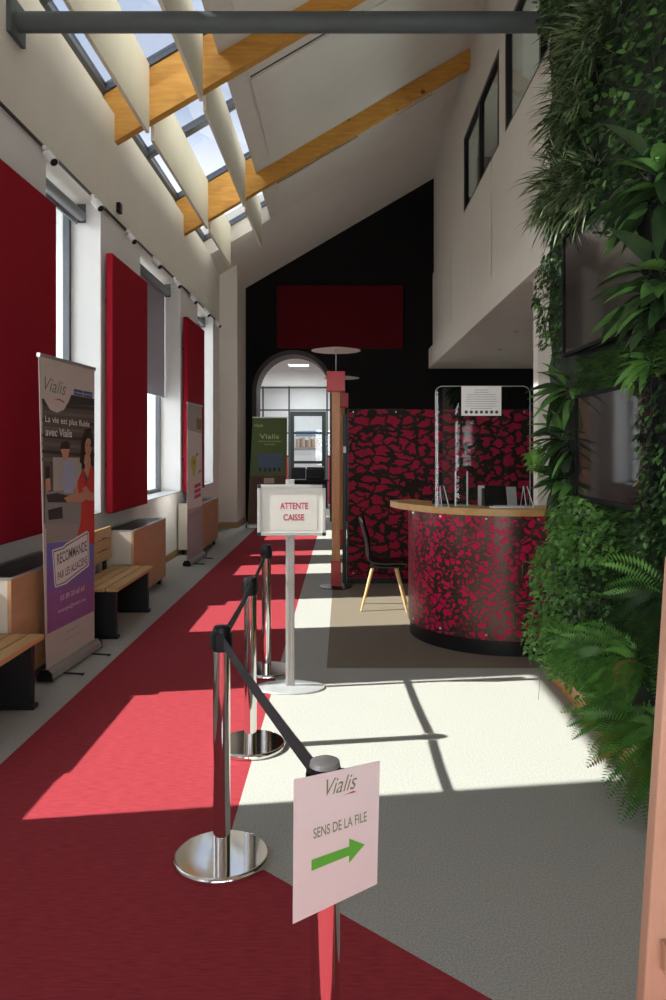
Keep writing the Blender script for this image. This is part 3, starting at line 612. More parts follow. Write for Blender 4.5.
pi2 = [(c3([(75, 700), (95, 690), (100, 760), (78, 770)]), hair), (c3([(76, 770), (100, 760), (104, 830), (78, 850)]), skin)]
sh.shapes('printed_child', pi2)
sh.shapes('printed_man', mi)
wi = [(c3([(300, 500), (320, 470), (350, 465), (362, 500), (366, 600), (372, 660), (345, 720), (300, 700), (280, 650), (285, 560)]), hair),
      (c3(ell(335, 575, 24, 52)), skin), (c3([(312, 620), (345, 620), (360, 690), (330, 760), (300, 700)]), skin),
      (c3([(300, 700), (262, 780), (262, 840), (290, 900), (285, 1010), (262, 1110), (378, 1150), (378, 700), (350, 690), (320, 810)]), red),
      (c4([(278, 0), (350, 0), (350, 60), (358, 160), (320, 150), (258, 165), (262, 100)]), red),
      (c3([(262, 790), (270, 850), (330, 830), (345, 860), (300, 900), (200, 905), (180, 880), (240, 850)]), skin), (c3([(295, 820), (320, 805), (350, 840), (378, 850), (378, 890), (330, 890)]), skin)]
wi += [(c3(ell(327, 565, 4, 4, 8)), hair), (c3(ell(346, 568, 4, 4, 8)), hair), (c3([(325, 603), (345, 604), (336, 611)]), crim), (c3([(334, 575), (340, 592), (332, 592)]), counter_)]
wi += [(c3(ell(x, y, 13, 20, 10)), hair) for x, y in ((296, 560), (292, 610), (288, 655), (300, 690), (362, 560), (366, 620), (362, 668), (318, 490), (345, 482))]
sh.shapes('printed_woman', wi)
# logo drop, stamp
sh.shapes('printed_logo_shield', [(c3([(36, 40), (220, 95), (222, 265), (205, 310), (175, 360), (135, 378), (95, 360), (62, 300), (45, 200)]), pk)])
def lt(sh, name, body, a, b, hpx, m, shear=0, f=c3, bold=0):
    (u, v), (u2, v2) = f([a])[0], f([b])[0]; (_, vt) = f([(a[0], a[1]-hpx)])[0]
    return sh.text(name, body, u, v, 0, v-vt, m, (u2, v2), shear, bold)
lt(sh, 'logo_lettering', 'Vialis', (64, 250), (188, 278), 82, olive, 0.35)
sh.shapes('logo_swoosh', [(c3([(110, 303), (150, 296), (178, 312), (176, 320), (150, 305)]), crim)])
sh.shapes('printed_tabs', [(c3([(236, 235), (294, 244), (294, 278), (236, 268)]), navy), (c3([(300, 245), (362, 254), (362, 288), (300, 279)]), navy)])
lt(sh, 'tab_lettering', 'ENERGIE', (242, 260), (290, 268), 12, wht); lt(sh, 'tab_lettering', 'SERVICES', (305, 270), (358, 278), 12, wht)
lt(sh, 'headline_lettering', 'La vie est plus fluide', (70, 445), (342, 468), 50, wht, bold=0.014); lt(sh, 'headline_lettering', 'avec Vialis', (72, 515), (225, 522), 50, wht, bold=0.014)
sh.shapes('printed_stamp', [(c4([(106, 232), (165, 212), (180, 196), (305, 122), (318, 130), (322, 300), (318, 318), (180, 425), (126, 445), (120, 430)]), wht), (c4([(112, 240), (168, 221), (184, 204), (306, 133), (312, 138), (316, 298), (310, 312), (176, 416), (130, 436), (126, 425)]), ink), (c4([(115, 246), (170, 226), (186, 210), (305, 139), (309, 143), (313, 296), (307, 308), (174, 411), (132, 430), (128, 420)]), wht)])
lt(sh, 'stamp_lettering', 'RECOMMANDE', (134, 318), (306, 232), 62, ink, f=c4, bold=0.01); lt(sh, 'stamp_lettering', 'PAR LES ALSACIENS', (138, 405), (308, 300), 46, ink, f=c4, bold=0.01)
lt(sh, 'contact_lettering', '03 89 20 60 60', (152, 520), (290, 455), 30, wht, f=c4); lt(sh, 'contact_lettering', 'energie@vialis.net', (140, 595), (300, 515), 28, wht, f=c4)
lt(sh, 'footer_lettering', 'vialis energies et services', (185, 700), (260, 660), 10, ink, f=c4); lt(sh, 'footer_lettering', 'rue des bonnes gens colmar', (165, 752), (275, 690), 7, ink, f=c4)
# second, white banner
t, sh = rollup((-2.185, 11.2), (-2.205, 10.76), (-2.165, 11.72), ((0, 0, 0), (-0.0021, -0.05, 0)), 2.32, 'white roll-up banner with yellow bulb and pink stripes, in front of the farthest wooden box', cmat('print_greige', (0.50, 0.46, 0.43)))
yel = cmat('print_yellow', (0.70, 0.62, 0.06)); mag = cmat('print_magenta', (0.62, 0.05, 0.20)); och = cmat('print_olive_ochre', (0.28, 0.20, 0.05)); lil = cmat('print_lilac_grey', (0.46, 0.40, 0.44)); gly = cmat('print_grey_line', (0.28, 0.27, 0.30))
sh.shapes('printed_blocks', [([(0.02, 0.17), (0.98, 0.19), (0.98, 0.68), (0.02, 0.68)], wht), ([(0.60, 0.085), (0.97, 0.09), (0.97, 0.165), (0.60, 0.16)], och), ([(0.04, 0.71), (0.97, 0.69), (0.97, 0.97), (0.05, 0.99)], lil)])
sh.shapes('printed_bulb', [(ell(0.42, 0.385, 0.22, 0.05), yel), ([(0.32, 0.43), (0.52, 0.43), (0.49, 0.47), (0.35, 0.47)], yel), (ell(0.42, 0.38, 0.07, 0.018), gly), ([(0.40, 0.395), (0.44, 0.395), (0.43, 0.44), (0.41, 0.44)], gly), ([(0.56, 0.325), (0.70, 0.315), (0.70, 0.335), (0.58, 0.345)], gly), ([(0.74, 0.44), (0.92, 0.43), (0.90, 0.45), (0.76, 0.46)], gly)])
sh.shapes('printed_stripes', [([(0.45, y), (0.88, y-0.01), (0.88, y+0.015), (0.45, y+0.025)], mag) for y in (0.53, 0.565, 0.60)])
for i in range(3): sh.shapes('printed_rule', [([(0.08, 0.715+i*0.012), (0.93, 0.70+i*0.012), (0.93, 0.704+i*0.012), (0.08, 0.719+i*0.012)], gly)])
# green banner by the arch
t, sh = rollup((-1.62, 15.95), (-1.99, 15.85), (-1.20, 16.05), ((0.10, 0.07, 0), (0.02, 0.05, 0)), 2.32, 'green roll-up banner standing beside the arch', cmat('print_leaf_green', (0.055, 0.085, 0.018)))
sh.shapes('printed_picture', [([(0.2, 0.34), (0.86, 0.34), (0.86, 0.50), (0.2, 0.50)], cmat('print_slate_blue', (0.05, 0.08, 0.12)))]+[(ell(0.27+i*0.13, 0.49, 0.045, 0.02), hair) for i in range(5)])
sh.shapes('printed_footer', [([(0.02, 0.55), (0.98, 0.55), (0.98, 0.985), (0.02, 0.985)], cmat('print_umber', (0.06, 0.03, 0.015))), ([(0.08, 0.57), (0.30, 0.57), (0.30, 0.62), (0.08, 0.62)], dk), ([(0.38, 0.57), (0.66, 0.57), (0.66, 0.62), (0.38, 0.62)], counter_)])
lg = cmat('print_pale_green', (0.35, 0.42, 0.16))
sh.text('headline_lettering', 'Vialis', 0.22, 0.20, 0.55, 0.045, lg, bold=0.01); sh.text('headline_lettering', 'votre partenaire', 0.18, 0.235, 0.66, 0.02, lg); sh.text('headline_lettering', 'energie', 0.36, 0.262, 0.3, 0.018, lg); sh.text('logo_lettering', 'Vialis', 0.06, 0.09, 0.25, 0.03, lg, shear=0.4)
# ------------------------------------------------------------------ stanchions
HS = 0.955
def stanchion(loc, lb):
    t = thing('belt_stanchion', lb, 'stanchion', loc, 'chrome queue stanchions')
    bm = NB(); add_lathe(bm, [(0, 0), (0.192, 0), (0.196, 0.005), (0.196, 0.018), (0.192, 0.026), (0.186, 0.0295), (0.184, 0.0295), (0.10, 0.0295), (0, 0.0295)], seg=72); obj('base', bm, M['chrome'], t)
    bm = NB(); add_lathe(bm, [(0, 0.0297), (0.035, 0.0297), (0.035, HS-0.09), (0, HS-0.09)], seg=40); obj('post', bm, M['chrome'], t)
    bm = NB(); add_lathe(bm, [(0, HS-0.10), (0.036, HS-0.10), (0.037, HS-0.09), (0.037, HS-0.022), (0.036, HS-0.014), (0, HS-0.014)], seg=40)
    for a in range(4): add_box(bm, *( (0.030, 0.044, -0.015, 0.015) if a == 0 else (-0.044, -0.030, -0.015, 0.015) if a == 1 else (-0.015, 0.015, 0.030, 0.044) if a == 2 else (-0.015, 0.015, -0.044, -0.030)), HS-0.088, HS-0.026)
    obj('belt_head', bm, M['blackplastic'], t)
    bm = NB(); add_lathe(bm, [(0.036, HS-0.014), (0.034, HS-0.004), (0.026, HS), (0, HS+0.001)], seg=40); obj('cap', bm, M['silver'] , t)
    return t
ST = [(-0.042, 1.77), (-0.495, 3.10), (-0.52, 4.27), (-0.575, 5.70)]
s0 = stanchion((ST[0][0], ST[0][1], 0), 'queue stanchion in the foreground carrying the paper arrow sign')
L3 = ['queue stanchion with a full chrome base on the red carpet, second from the camera', 'queue stanchion with its base on the red and grey carpet join, third from the camera', 'queue stanchion farthest from the camera, behind the ATTENTE CAISSE sign']
sts = [s0]+[dup(s0, (x, y, 0), lb) for (x, y), lb in zip(ST[1:], L3)]
for q in sts[1:]:
    c = [k for k in q.children if k.name.startswith('cap')][0]; c.data = c.data.copy(); c.data.materials[0] = M['blackplastic']
for i in range(3):
    A = Vector((*ST[i], HS-0.057)); B = Vector((*ST[i+1], HS-0.057)); d = (B-A).normalized(); a = A+d*0.05; b = B-d*0.05; n = 16
    bm = NB(); side = Vector((-d.y, d.x, 0))*0.0012; O = Vector((*ST[i+1], 0)); rows = []
    for k in range(n+1):
        f = k/n; p = a.lerp(b, f)-O; p.z -= 0.010*4*f*(1-f); rows.append([bm.verts.new(p+side*s_+Vector((0,0,h))) for s_, h in ((1, -0.024), (-1, -0.024), (-1, 0.024), (1, 0.024))])
    for p, q in zip(rows, rows[1:]):
        for j in range(4): bm.faces.new((p[j], p[(j+1) % 4], q[(j+1) % 4], q[j]))
    bm.faces.new(rows[0]); bm.faces.new(rows[-1]); obj('belt', bm, M['blackbelt'], sts[i+1])
# paper arrow sign hung on the front stanchion
tl, tr_, br_, bl_ = at(294, 780, 1.635), at(380, 761, 1.755), at(377, 884, 1.755), at(293, 924, 1.635)
t = thing('arrow_sign', 'laminated paper sign SENS DE LA FILE with a green arrow on the front stanchion', 'sign', tuple((tl+br_)/2))
M['pinkpaper'] = mat('laminated_white_paper', (0.74, 0.68, 0.66), 0.25, noise=0.01, coat=0.3)
sh = Sheet(tl, tr_, br_, bl_, t, 1); sh.base('sheet', M['pinkpaper'], 0.002)
gr = cmat('print_arrow_green', (0.10, 0.42, 0.04)); sf = cmat('print_sign_lettering', (0.16, 0.22, 0.10))
sh.text('logo_lettering', 'Vialis', 0.36, 0.17, 0.36, 0.12, olive, shear=0.4); sh.shapes('logo_swoosh', [([(0.55, 0.20), (0.68, 0.185), (0.72, 0.20), (0.62, 0.198)], crim)])
sh.text('sign_lettering', 'SENS DE LA FILE', 0.22, 0.455, 0.63, 0.075, sf, bold=0.008)
sh.shapes('printed_arrow', [([(0.20, 0.60), (0.64, 0.605), (0.64, 0.545), (0.83, 0.635), (0.64, 0.735), (0.64, 0.675), (0.20, 0.68)], gr)])
bm = NB(); add_box(bm, -0.02, 0.012, 0.012, 0.052, 0.02, 0.06); obj('clip', bm, M['blackplastic'], t)
# ------------------------------------------------------------------ ATTENTE CAISSE sign
t = thing('sign_stand', 'silver floor stand with a framed ATTENTE CAISSE sign', 'sign', (-0.37, 5.32, 0))
bm = NB(); add_lathe(bm, [(0, 0), (0.245, 0), (0.248, 0.006), (0.240, 0.012), (0.06, 0.020), (0, 0.021)], seg=56, sy=0.62); obj('base', bm, M['silver'], t)
bm = NB(); add_box(bm, -0.03, 0.03, -0.014, 0.014, 0.02, 1.46); 
for x in (-0.012, 0.012): add_box(bm, x-0.002, x+0.002, -0.018, -0.014, 0.02, 1.46)
obj('pole', bm, M['signalu'], t, 0.004)
bm = NB(); x0, x1, z0, z1 = -0.225, 0.25, 1.07, 1.425; f = 0.024
for q in ((x0, x1, z0, z0+f), (x0, x1, z1-f, z1)): add_box(bm, q[0]+0.02, q[1]-0.02, -0.040, -0.016, q[2], q[3])
for q in ((x0, x0+f), (x1-f, x1)): add_box(bm, q[0], q[1], -0.040, -0.016, z0+0.02, z1-0.02)
obj('sign_frame', bm, M['signalu'], t, 0.003)
bm = NB()
for xx in (x0, x1-0.024):
    for zz in (z0, z1-0.024): add_box(bm, xx-0.002, xx+0.026, -0.043, -0.015, zz-0.002, zz+0.026)
obj('frame_corner', bm, M['blackmetal'], t, 0.008)
box('sign_panel', x0+0.02, x1-0.02, -0.030, -0.018, z0+0.02, z1-0.02, M['signboard'], t)
box('paper', -0.13, 0.19, -0.0315, -0.030, 1.11, 1.375, cmat('print_inner_paper', (0.66, 0.64, 0.58)), t)
rl = cmat('print_sign_red', (0.42, 0.03, 0.07)); U = (1, 0, 0); V = (0, 0, 1); o_ = Vector(t.location)
text('sign_lettering', 'ATTENTE', o_+Vector((-0.068, -0.0325, 1.255)), U, V, 0.195, 0.045, rl, t, 0, 0.0, 0.02); text('sign_lettering', 'CAISSE', o_+Vector((-0.045, -0.0325, 1.175)), U, V, 0.145, 0.045, rl, t, 0, 0.0, 0.02)
# ------------------------------------------------------------------ floor lamps with reflector disc
def lamp(loc, lb):
    t = thing('floor_lamp', lb, 'floor lamp', loc, 'floor lamps with reflector discs')
    bm = NB(); add_lathe(bm, [(0, 0), (0.20, 0), (0.20, 0.008), (0.05, 0.014), (0, 0.014)], seg=40); obj('base', bm, M['blackmetal'], t)
    box('foot_block', -0.06, 0.06, -0.06, 0.06, 0.014, 0.32, M['redpaint'], t, 0.004)
    box('post', -0.05, 0.05, -0.05, 0.05, 0.32, 2.36, M['woodpost'], t, 0.004)
    box('lamp_head', -0.11, 0.11, -0.11, 0.11, 2.361, 2.60, M['redpaint'], t, 0.005)
    bm = NB(); add_tube(bm, [(0, 0, 2.60), (0, 0, 2.885)], 0.007, 8); obj('rod', bm, M['alu'], t)
    bm = NB(); add_lathe(bm, [(0, 2.885), (0.15, 2.875), (0.295, 2.855), (0.30, 2.86), (0.15, 2.885), (0, 2.895)], seg=48); obj('reflector_disc', bm, M['discm'], t)
    return t
l0 = lamp((-0.085, 9.2, 0), 'wooden floor lamp with red head and pale disc, nearer of the pair'); dup(l0, (-0.02, 12.8, 0), 'wooden floor lamp with red head and pale disc, farther of the pair')
# ------------------------------------------------------------------ patterned screen and black post
t = thing('patterned_screen', 'tall black and crimson leaf-pattern partition standing behind the chair and counter', 'partition', (1.2, 9.45, 0))
box('patterned_panel', -1.13, 1.15, -0.02, 0.02, 0.07, 2.155, M['pat_big'], t)
box('frame', -1.15, 1.17, 0.02, 0.06, 0.0, 2.165, M['blackmetal'], t); box('base', -1.15, 1.17, -0.03, 0.02, 0, 0.068, M['blackmetal'], t)
bm = NB()
for i in range(5):
    for z in (0.12, 2.12): add_lathe(bm, [(0, 0), (0.009, 0), (0, 0.004)], (0, 0, 0), 8)
    for z in (0.12, 2.12):
        add_box(bm, -1.08+i*0.53, -1.065+i*0.53, -0.025, -0.02, z, z+0.015)
obj('fixing', bm, M['alu'], t)
t = thing('switch_post', 'slim black post with a small white switch at the left of the patterned screen', 'post', (0.02, 9.5, 0)); box('post', -0.025, 0.024, -0.05, 0.05, 0, 2.1, M['blackmetal'], t, 0.003); box('switch', -0.018, 0.018, -0.062, -0.05, 1.62, 1.70, M['whitemetal'], t, 0.004)
# ------------------------------------------------------------------ reception counter
CXc, CYc = 1.45, 6.95
t = thing('reception_counter', 'curved reception counter with pink and black leaf pattern and oak top', 'counter', (CXc, CYc, 0))
def arcwall(bm, r, th, a0, a1, z0, z1, n=64):
    rows = []
    for i in range(n+1):
        a = math.radians(a0+(a1-a0)*i/n); c, s_ = math.cos(a), math.sin(a)
        rows.append([bm.verts.new((rr*c, rr*s_, z)) for rr, z in ((r, z0), (r, z1), (r-th, z1), (r-th, z0))])
    for p, q in zip(rows, rows[1:]):
        for j in range(4): f = bm.faces.new((p[j], p[(j+1) % 4], q[(j+1) % 4], q[j])); f.smooth = j in (0, 2)
    bm.faces.new(rows[0]); bm.faces.new(rows[-1])
A0, A1_ = 158, 345
bm = NB(); arcwall(bm, 0.85, 0.03, A0, A1_, 0.125, 1.135); obj('patterned_front', bm, M['pat_small'], t)
bm = NB(); arcwall(bm, 0.835, 0.03, A0, A1_, 0, 0.124); obj('plinth', bm, M['blackmetal'], t)
bm = NB()
for i in range(7):
    a = math.radians(A0+8+i*28)
    for z in (0.16, 1.10): add_box(bm, 0.853*math.cos(a)-0.008, 0.853*math.cos(a)+0.008, 0.853*math.sin(a)-0.008, 0.853*math.sin(a)+0.008, z, z+0.014)
obj('fixing', bm, M['alu'], t)
bm = NB(); pts = []
n = 60
for i in range(n+1):
    f = i/n; a = math.radians(172+(345-172)*f); r = 0.92+0.10*max(0, 1-f*5)**1.3; pts.append((r*math.cos(a), r*math.sin(a)))
inner = []
for i in range(n+1):
    f = i/n; a = math.radians(345-(345-158)*f); r = 0.52+ (0.32*max(0, f-0.85)/0.15); inner.append((r*math.cos(a), r*math.sin(a)))
poly = pts+inner
add_prism(bm, [(x, y, 1.137) for x, y in poly], (0, 0, 0.055)); bmesh.ops.triangulate(bm, faces=[f for f in bm.faces if len(f.verts) > 4]); obj('countertop', bm, M['woodtop'], t)
bm = NB(); arcwall(bm, 0.80, 0.30, 165, 340, 0.70, 0.73); obj('inner_desk', bm, M['blackplastic'], t)
ZC = 1.1925
# acrylic screen
t = thing('acrylic_screen', 'clear acrylic protective screen standing on the reception counter', 'screen', (1.165, 6.30, ZC))
w0, w1, hh, r = -0.40, 0.385, 1.0, 0.06
pts = [(w0, 0.0), (w1, 0.0)]+[(w1-r+r*math.cos(a*PI/12), hh-r+r*math.sin(a*PI/12)) for a in range(0, 7)]+[(w0+r-r*math.sin(a*PI/12), hh-r+r*math.cos(a*PI/12)) for a in range(0, 7)]
bm = NB(); add_prism(bm, [(x, -0.0025, z) for x, z in pts], (0, 0.005, 0)); obj('pane', bm, M['acrylic'], t)
bm = NB(); add_tube(bm, [(x, 0, z) for x, z in pts[1:]+pts[:1]], 0.002, 6); obj('edge', bm, M['edgeacr'], t)
for x in (-0.36, 0.33):
    bm = NB(); add_tube(bm, [(x, -0.10, 0.002), (x, -0.005, 0.17), (x, 0.10, 0.002)], 0.004, 6); add_tube(bm, [(x+0.06, -0.10, 0.002), (x+0.03, -0.004, 0.17)], 0.004, 6); add_box(bm, x-0.03, x+0.06, -0.11, 0.10, 0, 0.003); obj('foot', bm, M['edgeacr'], t)
t = thing('counter_notice', 'white printed notice taped to the top of the acrylic screen', 'notice', (1.165, 6.292, ZC))
box('paper', -0.185, 0.145, -0.0015, 0.0005, 0.755, 1.0, M['paper'], t)
bm = NB(); random.seed(5)
for i in range(9):
    z = 0.965-i*0.019; w = random.uniform(0.18, 0.27) if i > 1 else 0.12; add_box(bm, -0.02-w/2, -0.02+w/2, -0.002, -0.0015, z, z+0.004)
obj('printed_line', bm, cmat('print_grey_text', (0.35, 0.32, 0.32)), t)
bm = NB()
for i in range(7): add_tube(bm, [(-0.145+i*0.042, -0.0022, 0.785), (-0.145+i*0.042, -0.0015, 0.785)], 0.014, 14)
obj('printed_symbol', bm, ink, t)
# things on the counter
t = thing('brochure_holder', 'clear acrylic brochure holder on the counter left of the monitor', 'holder', (1.0, 6.42, ZC))
box('back_plate', -0.05, 0.05, 0.02, 0.024, 0, 0.30, M['acrylic'], t)
bm = NB()
for x in (-0.05, 0.05): add_box(bm, x-0.003, x+0.003, -0.02, 0.024, 0, 0.29)
obj('side_edge', bm, M['edgeacr'], t); box('base', -0.05, 0.05, -0.02, 0.02, 0, 0.004, M['edgeacr'], t)
t = thing('payment_terminal', 'grey and black payment terminal on the counter behind the acrylic screen', 'terminal', (1.29, 6.42, ZC))
bm = NB(); add_prism(bm, [(-0.10, -0.05, 0), (-0.10, 0.08, 0), (-0.10, 0.08, 0.16), (-0.10, 0.03, 0.17)], (0.19, 0, 0)); obj('black_screen', bm, M['blackplastic'], t, 0.004)
bm = NB(); add_prism(bm, [(0.092, -0.05, 0), (0.092, 0.10, 0), (0.092, 0.10, 0.15), (0.092, 0.0, 0.16)], (0.08, 0, 0)); obj('side_shell', bm, M['silver'], t, 0.004)
bm = NB(); add_box(bm, -0.145, -0.125, -0.03, 0.03, 0, 0.17); add_box(bm, -0.125, -0.10, -0.03, 0.03, 0.15, 0.17); obj('bracket', bm, M['whitemetal'], t)
t = thing('leaflet_stack', 'low stack of white leaflets on the counter below the terminal', 'papers', (1.33, 6.21, ZC)); box('leaflets', -0.13, 0.14, -0.04, 0.035, 0, 0.012, M['paper'], t); box('top_leaflet', -0.10, 0.10, -0.035, 0.03, 0.0125, 0.016, M['whitemetal'], t)
t = thing('desk_monitor', 'black monitor on the inner desk behind the counter', 'monitor', (0.98, 6.66, 0.732)); box('display', -0.20, 0.12, -0.02, 0.02, 0.20, 0.50, M['blackplastic'], t, 0.006); box('stand', -0.06, 0.0, 0.0, 0.06, 0.0, 0.21, M['blackplastic'], t); box('foot', -0.12, 0.06, -0.06, 0.1, 0, 0.012, M['blackplastic'], t)
# ------------------------------------------------------------------ chair
t = thing('shell_chair', 'black shell chair with pale wooden legs beside the counter', 'chair', (0.435, 8.0, 0))
prof = [(-0.265, 0.955), (-0.262, 0.93), (-0.235, 0.84), (-0.205, 0.74), (-0.19, 0.64), (-0.195, 0.57), (-0.16, 0.505), (-0.09, 0.475), (0.02, 0.468), (0.13, 0.475), (0.20, 0.478), (0.235, 0.465)]
wid = [0.15, 0.19, 0.215, 0.205, 0.19, 0.20, 0.22, 0.23, 0.235, 0.23, 0.215, 0.19]
bm = NB(); g = []
for (x, z), w in zip(prof, wid):
    row = []
    for j in range(9):
        s_ = j/4-1; up = 0.035*abs(s_)**2.5
        if z > 0.55: row.append(bm.verts.new((x+up*1.1, s_*w, z)))
        else: row.append(bm.verts.new((x, s_*w, z+up*0.7)))
    g.append(row)
for a, b in zip(g, g[1:]):
    for j in range(8): f = bm.faces.new((a[j], a[j+1], b[j+1], b[j])); f.smooth = True
o = obj('seat_shell', bm, M['blackplastic'], t); m_ = o.modifiers.new('thick', 'SOLIDIFY'); m_.thickness = 0.014; m_.offset = 0; m2 = o.modifiers.new('sub', 'SUBSURF'); m2.levels = 2; m2.render_levels = 2
bm = NB(); add_box(bm, -0.15, 0.15, -0.14, 0.14, 0.435, 0.452); add_box(bm, -0.05, 0.05, -0.05, 0.05, 0.452, 0.462); obj('under_frame', bm, M['blackmetal'], t)
for sx in (-1, 1):
    for sy in (-1, 1):
        bm = NB(); add_tube(bm, [(sx*0.235, sy*0.20, 0), (sx*0.12, sy*0.12, 0.44)], 0.011, 12, 0, 0.019); obj('leg', bm, M['woodleg'], t)
t.rotation_euler = (0, 0, math.radians(-4))
# ------------------------------------------------------------------ leaning wooden post at right
t = thing('wooden_easel', 'smooth pale wooden easel leg rising at the right edge of the foreground', 'easel', (0.66, 1.6, 0))
def leg(P0, P1, w, d, nm):
    P0 = Vector(P0); P1 = Vector(P1); bm = NB(); add_prism(bm, [P0+Vector((-w/2, -d/2, 0)), P0+Vector((w/2, -d/2, 0)), P0+Vector((w/2, d/2, 0)), P0+Vector((-w/2, d/2, 0))], P1-P0); return obj(nm, bm, M['easel'], t, 0.004)
M['easel'] = wood('pale_beech', (0.52, 0.30, 0.19), (0.58, 0.35, 0.23), (10, 10, 1.2), 0.5)
leg((-0.025, 0, 0), (0.070, 0, 1.45), 0.09, 0.04, 'front_leg'); leg((0.62, 0, 0), (0.52, 0, 1.45), 0.09, 0.04, 'front_leg'); leg((0.30, 0.55, 0), (0.30, 0.03, 1.42), 0.06, 0.035, 'rear_leg')
box('cross_rail', 0.0, 0.60, -0.045, -0.021, 0.60, 0.66, M['easel'], t); box('cross_rail', 0.05, 0.54, -0.045, -0.021, 1.36, 1.42, M['easel'], t)
# ------------------------------------------------------------------ plant wall
XP = 1.52; PY0, PY1, PZ = 2.9, 5.5, 6.3
t = thing('plant_wall', 'tall living plant wall frame with dark growing mat at the right', 'plant wall', (XP+0.12, (PY0+PY1)/2, 0))
L = (PY1-PY0)/2; box('frame', -0.10, 0.12, -L, L, 0.16, PZ, M['blackmetal'], t)
bm = NB(); ny, nz = 26, 62; random.seed(11); g = []
for j in range(nz+1):
    g.append([bm.verts.new((-0.125-random.uniform(0, 0.03), -L+2*L*i/ny, 0.18+(PZ-0.2)*j/nz)) for i in range(ny+1)])
for j in range(nz):
    for i in range(ny): f = bm.faces.new((g[j][i], g[j][i+1], g[j+1][i+1], g[j+1][i])); f.smooth = True
obj('growing_mat', bm, M['mossd'], t)
box('plinth', -0.14, 0.12, -L, L, 0, 0.158, M['woodpost'], t)
# moss cushions
def mosspatch(px0, px1, z0, z1, lb, n=2600):
    ya, yb = F*1.40/(px1-CX), F*1.40/(px0-CX); bm = NB(); P0 = Vector((1.47, (ya+yb)/2, (z0+z1)/2))
    for i in range(n):
        p = Vector((random.uniform(1.465, 1.48), random.uniform(ya, yb), random.uniform(z0, z1)))-P0
        l = random.uniform(0.03, 0.075); a = random.uniform(-0.8, 0.8); tip = p+Vector((-l*0.8, math.sin(a)*l*0.5, -l*random.uniform(-0.3, 0.6))); w = Vector((0, 0.007*math.cos(a), 0.007*math.sin(a)+0.002))
        bm.faces.new([bm.verts.new(q) for q in (p-w, p+w, tip)])
    ob = obj('moss_patch', bm, M['moss'], recalc=False); ob.location = P0; tag(ob, lb, 'moss'); ob['kind'] = 'stuff'
mosspatch(570, 680, 2.02, 2.22, 'strip of feathery green moss between the upper and lower black screens')
mosspatch(585, 680, 0.55, 1.36, 'green moss area below the lower black screen', 5200)
# screens in the plant wall
def wallscreen(y0, y1, z0, z1, lb):
    o = thing('wall_screen', lb, 'screen', (1.43, (y0+y1)/2, (z0+z1)/2), 'black screens in the plant wall'); a = (y1-y0)/2; b = (z1-z0)/2
    box('display', -0.02, -0.012, -a+0.02, a-0.02, -b+0.02, b-0.02, M['screen'], o)
    bm = NB()
    for q in ((-a, a, -b, -b+0.02), (-a, a, b-0.02, b), (-a, -a+0.02, -b+.02, b-.02), (a-0.02, a, -b+.02, b-.02)): add_box(bm, -0.028, 0.0, q[0], q[1], q[2], q[3])
    obj('bezel', bm, M['mattblack'], o); box('housing', -0.012, 0.06, -a+0.01, a-0.01, -b+0.01, b-0.01, M['blackplastic'], o)
wallscreen(3.45, 4.86, 2.26, 3.03, 'upper black screen set in the plant wall'); wallscreen(3.45, 4.60, 1.38, 2.00, 'lower black screen set in the plant wall reflecting the windows')
# leaves
def leaf(bm, p, d, L, W, droop=0.3, fold=0.25, mi=0, seg=3, roll=None):
    d = Vector(d).normalized(); side = d.cross(Vector((0,0,1)))
    if side.length < 0.05: side = Vector((0, 1, 0))
    side.normalize(); 
    if roll: side = Matrix.Rotation(roll, 3, d) @ side
    up = side.cross(d); pts = []; cur = Vector(p); dd = d.copy()
    prof_ = {2: [0, 1, 0], 3: [0.12, 1, 0.75, 0], 4: [0.15, 0.9, 1.0, 0.6, 0], 5: [0.3, .9, 1, .8, .5, 0]}[seg]
    prev = None
    for k in range(seg+1):
        w = W*0.5*prof_[k]
        if w == 0 and k == seg: row = [bm.verts.new(cur)]
        else: row = [bm.verts.new(cur-side*w+up*fold*w), bm.verts.new(cur), bm.verts.new(cur+side*w+up*fold*w)]
        if prev:
            if len(row) == 1:
                for a in (0, 1): f = bm.faces.new((prev[a], prev[a+1], row[0])); f.material_index = mi; f.smooth = True
            else:
                for a in (0, 1): f = bm.faces.new((prev[a], prev[a+1], row[a+1], row[a])); f.material_index = mi; f.smooth = True
        prev = row; dd = (dd+Vector((0,0,-droop/seg))).normalized(); cur = cur+dd*(L/seg)
def R(a, b): return random.uniform(a, b)
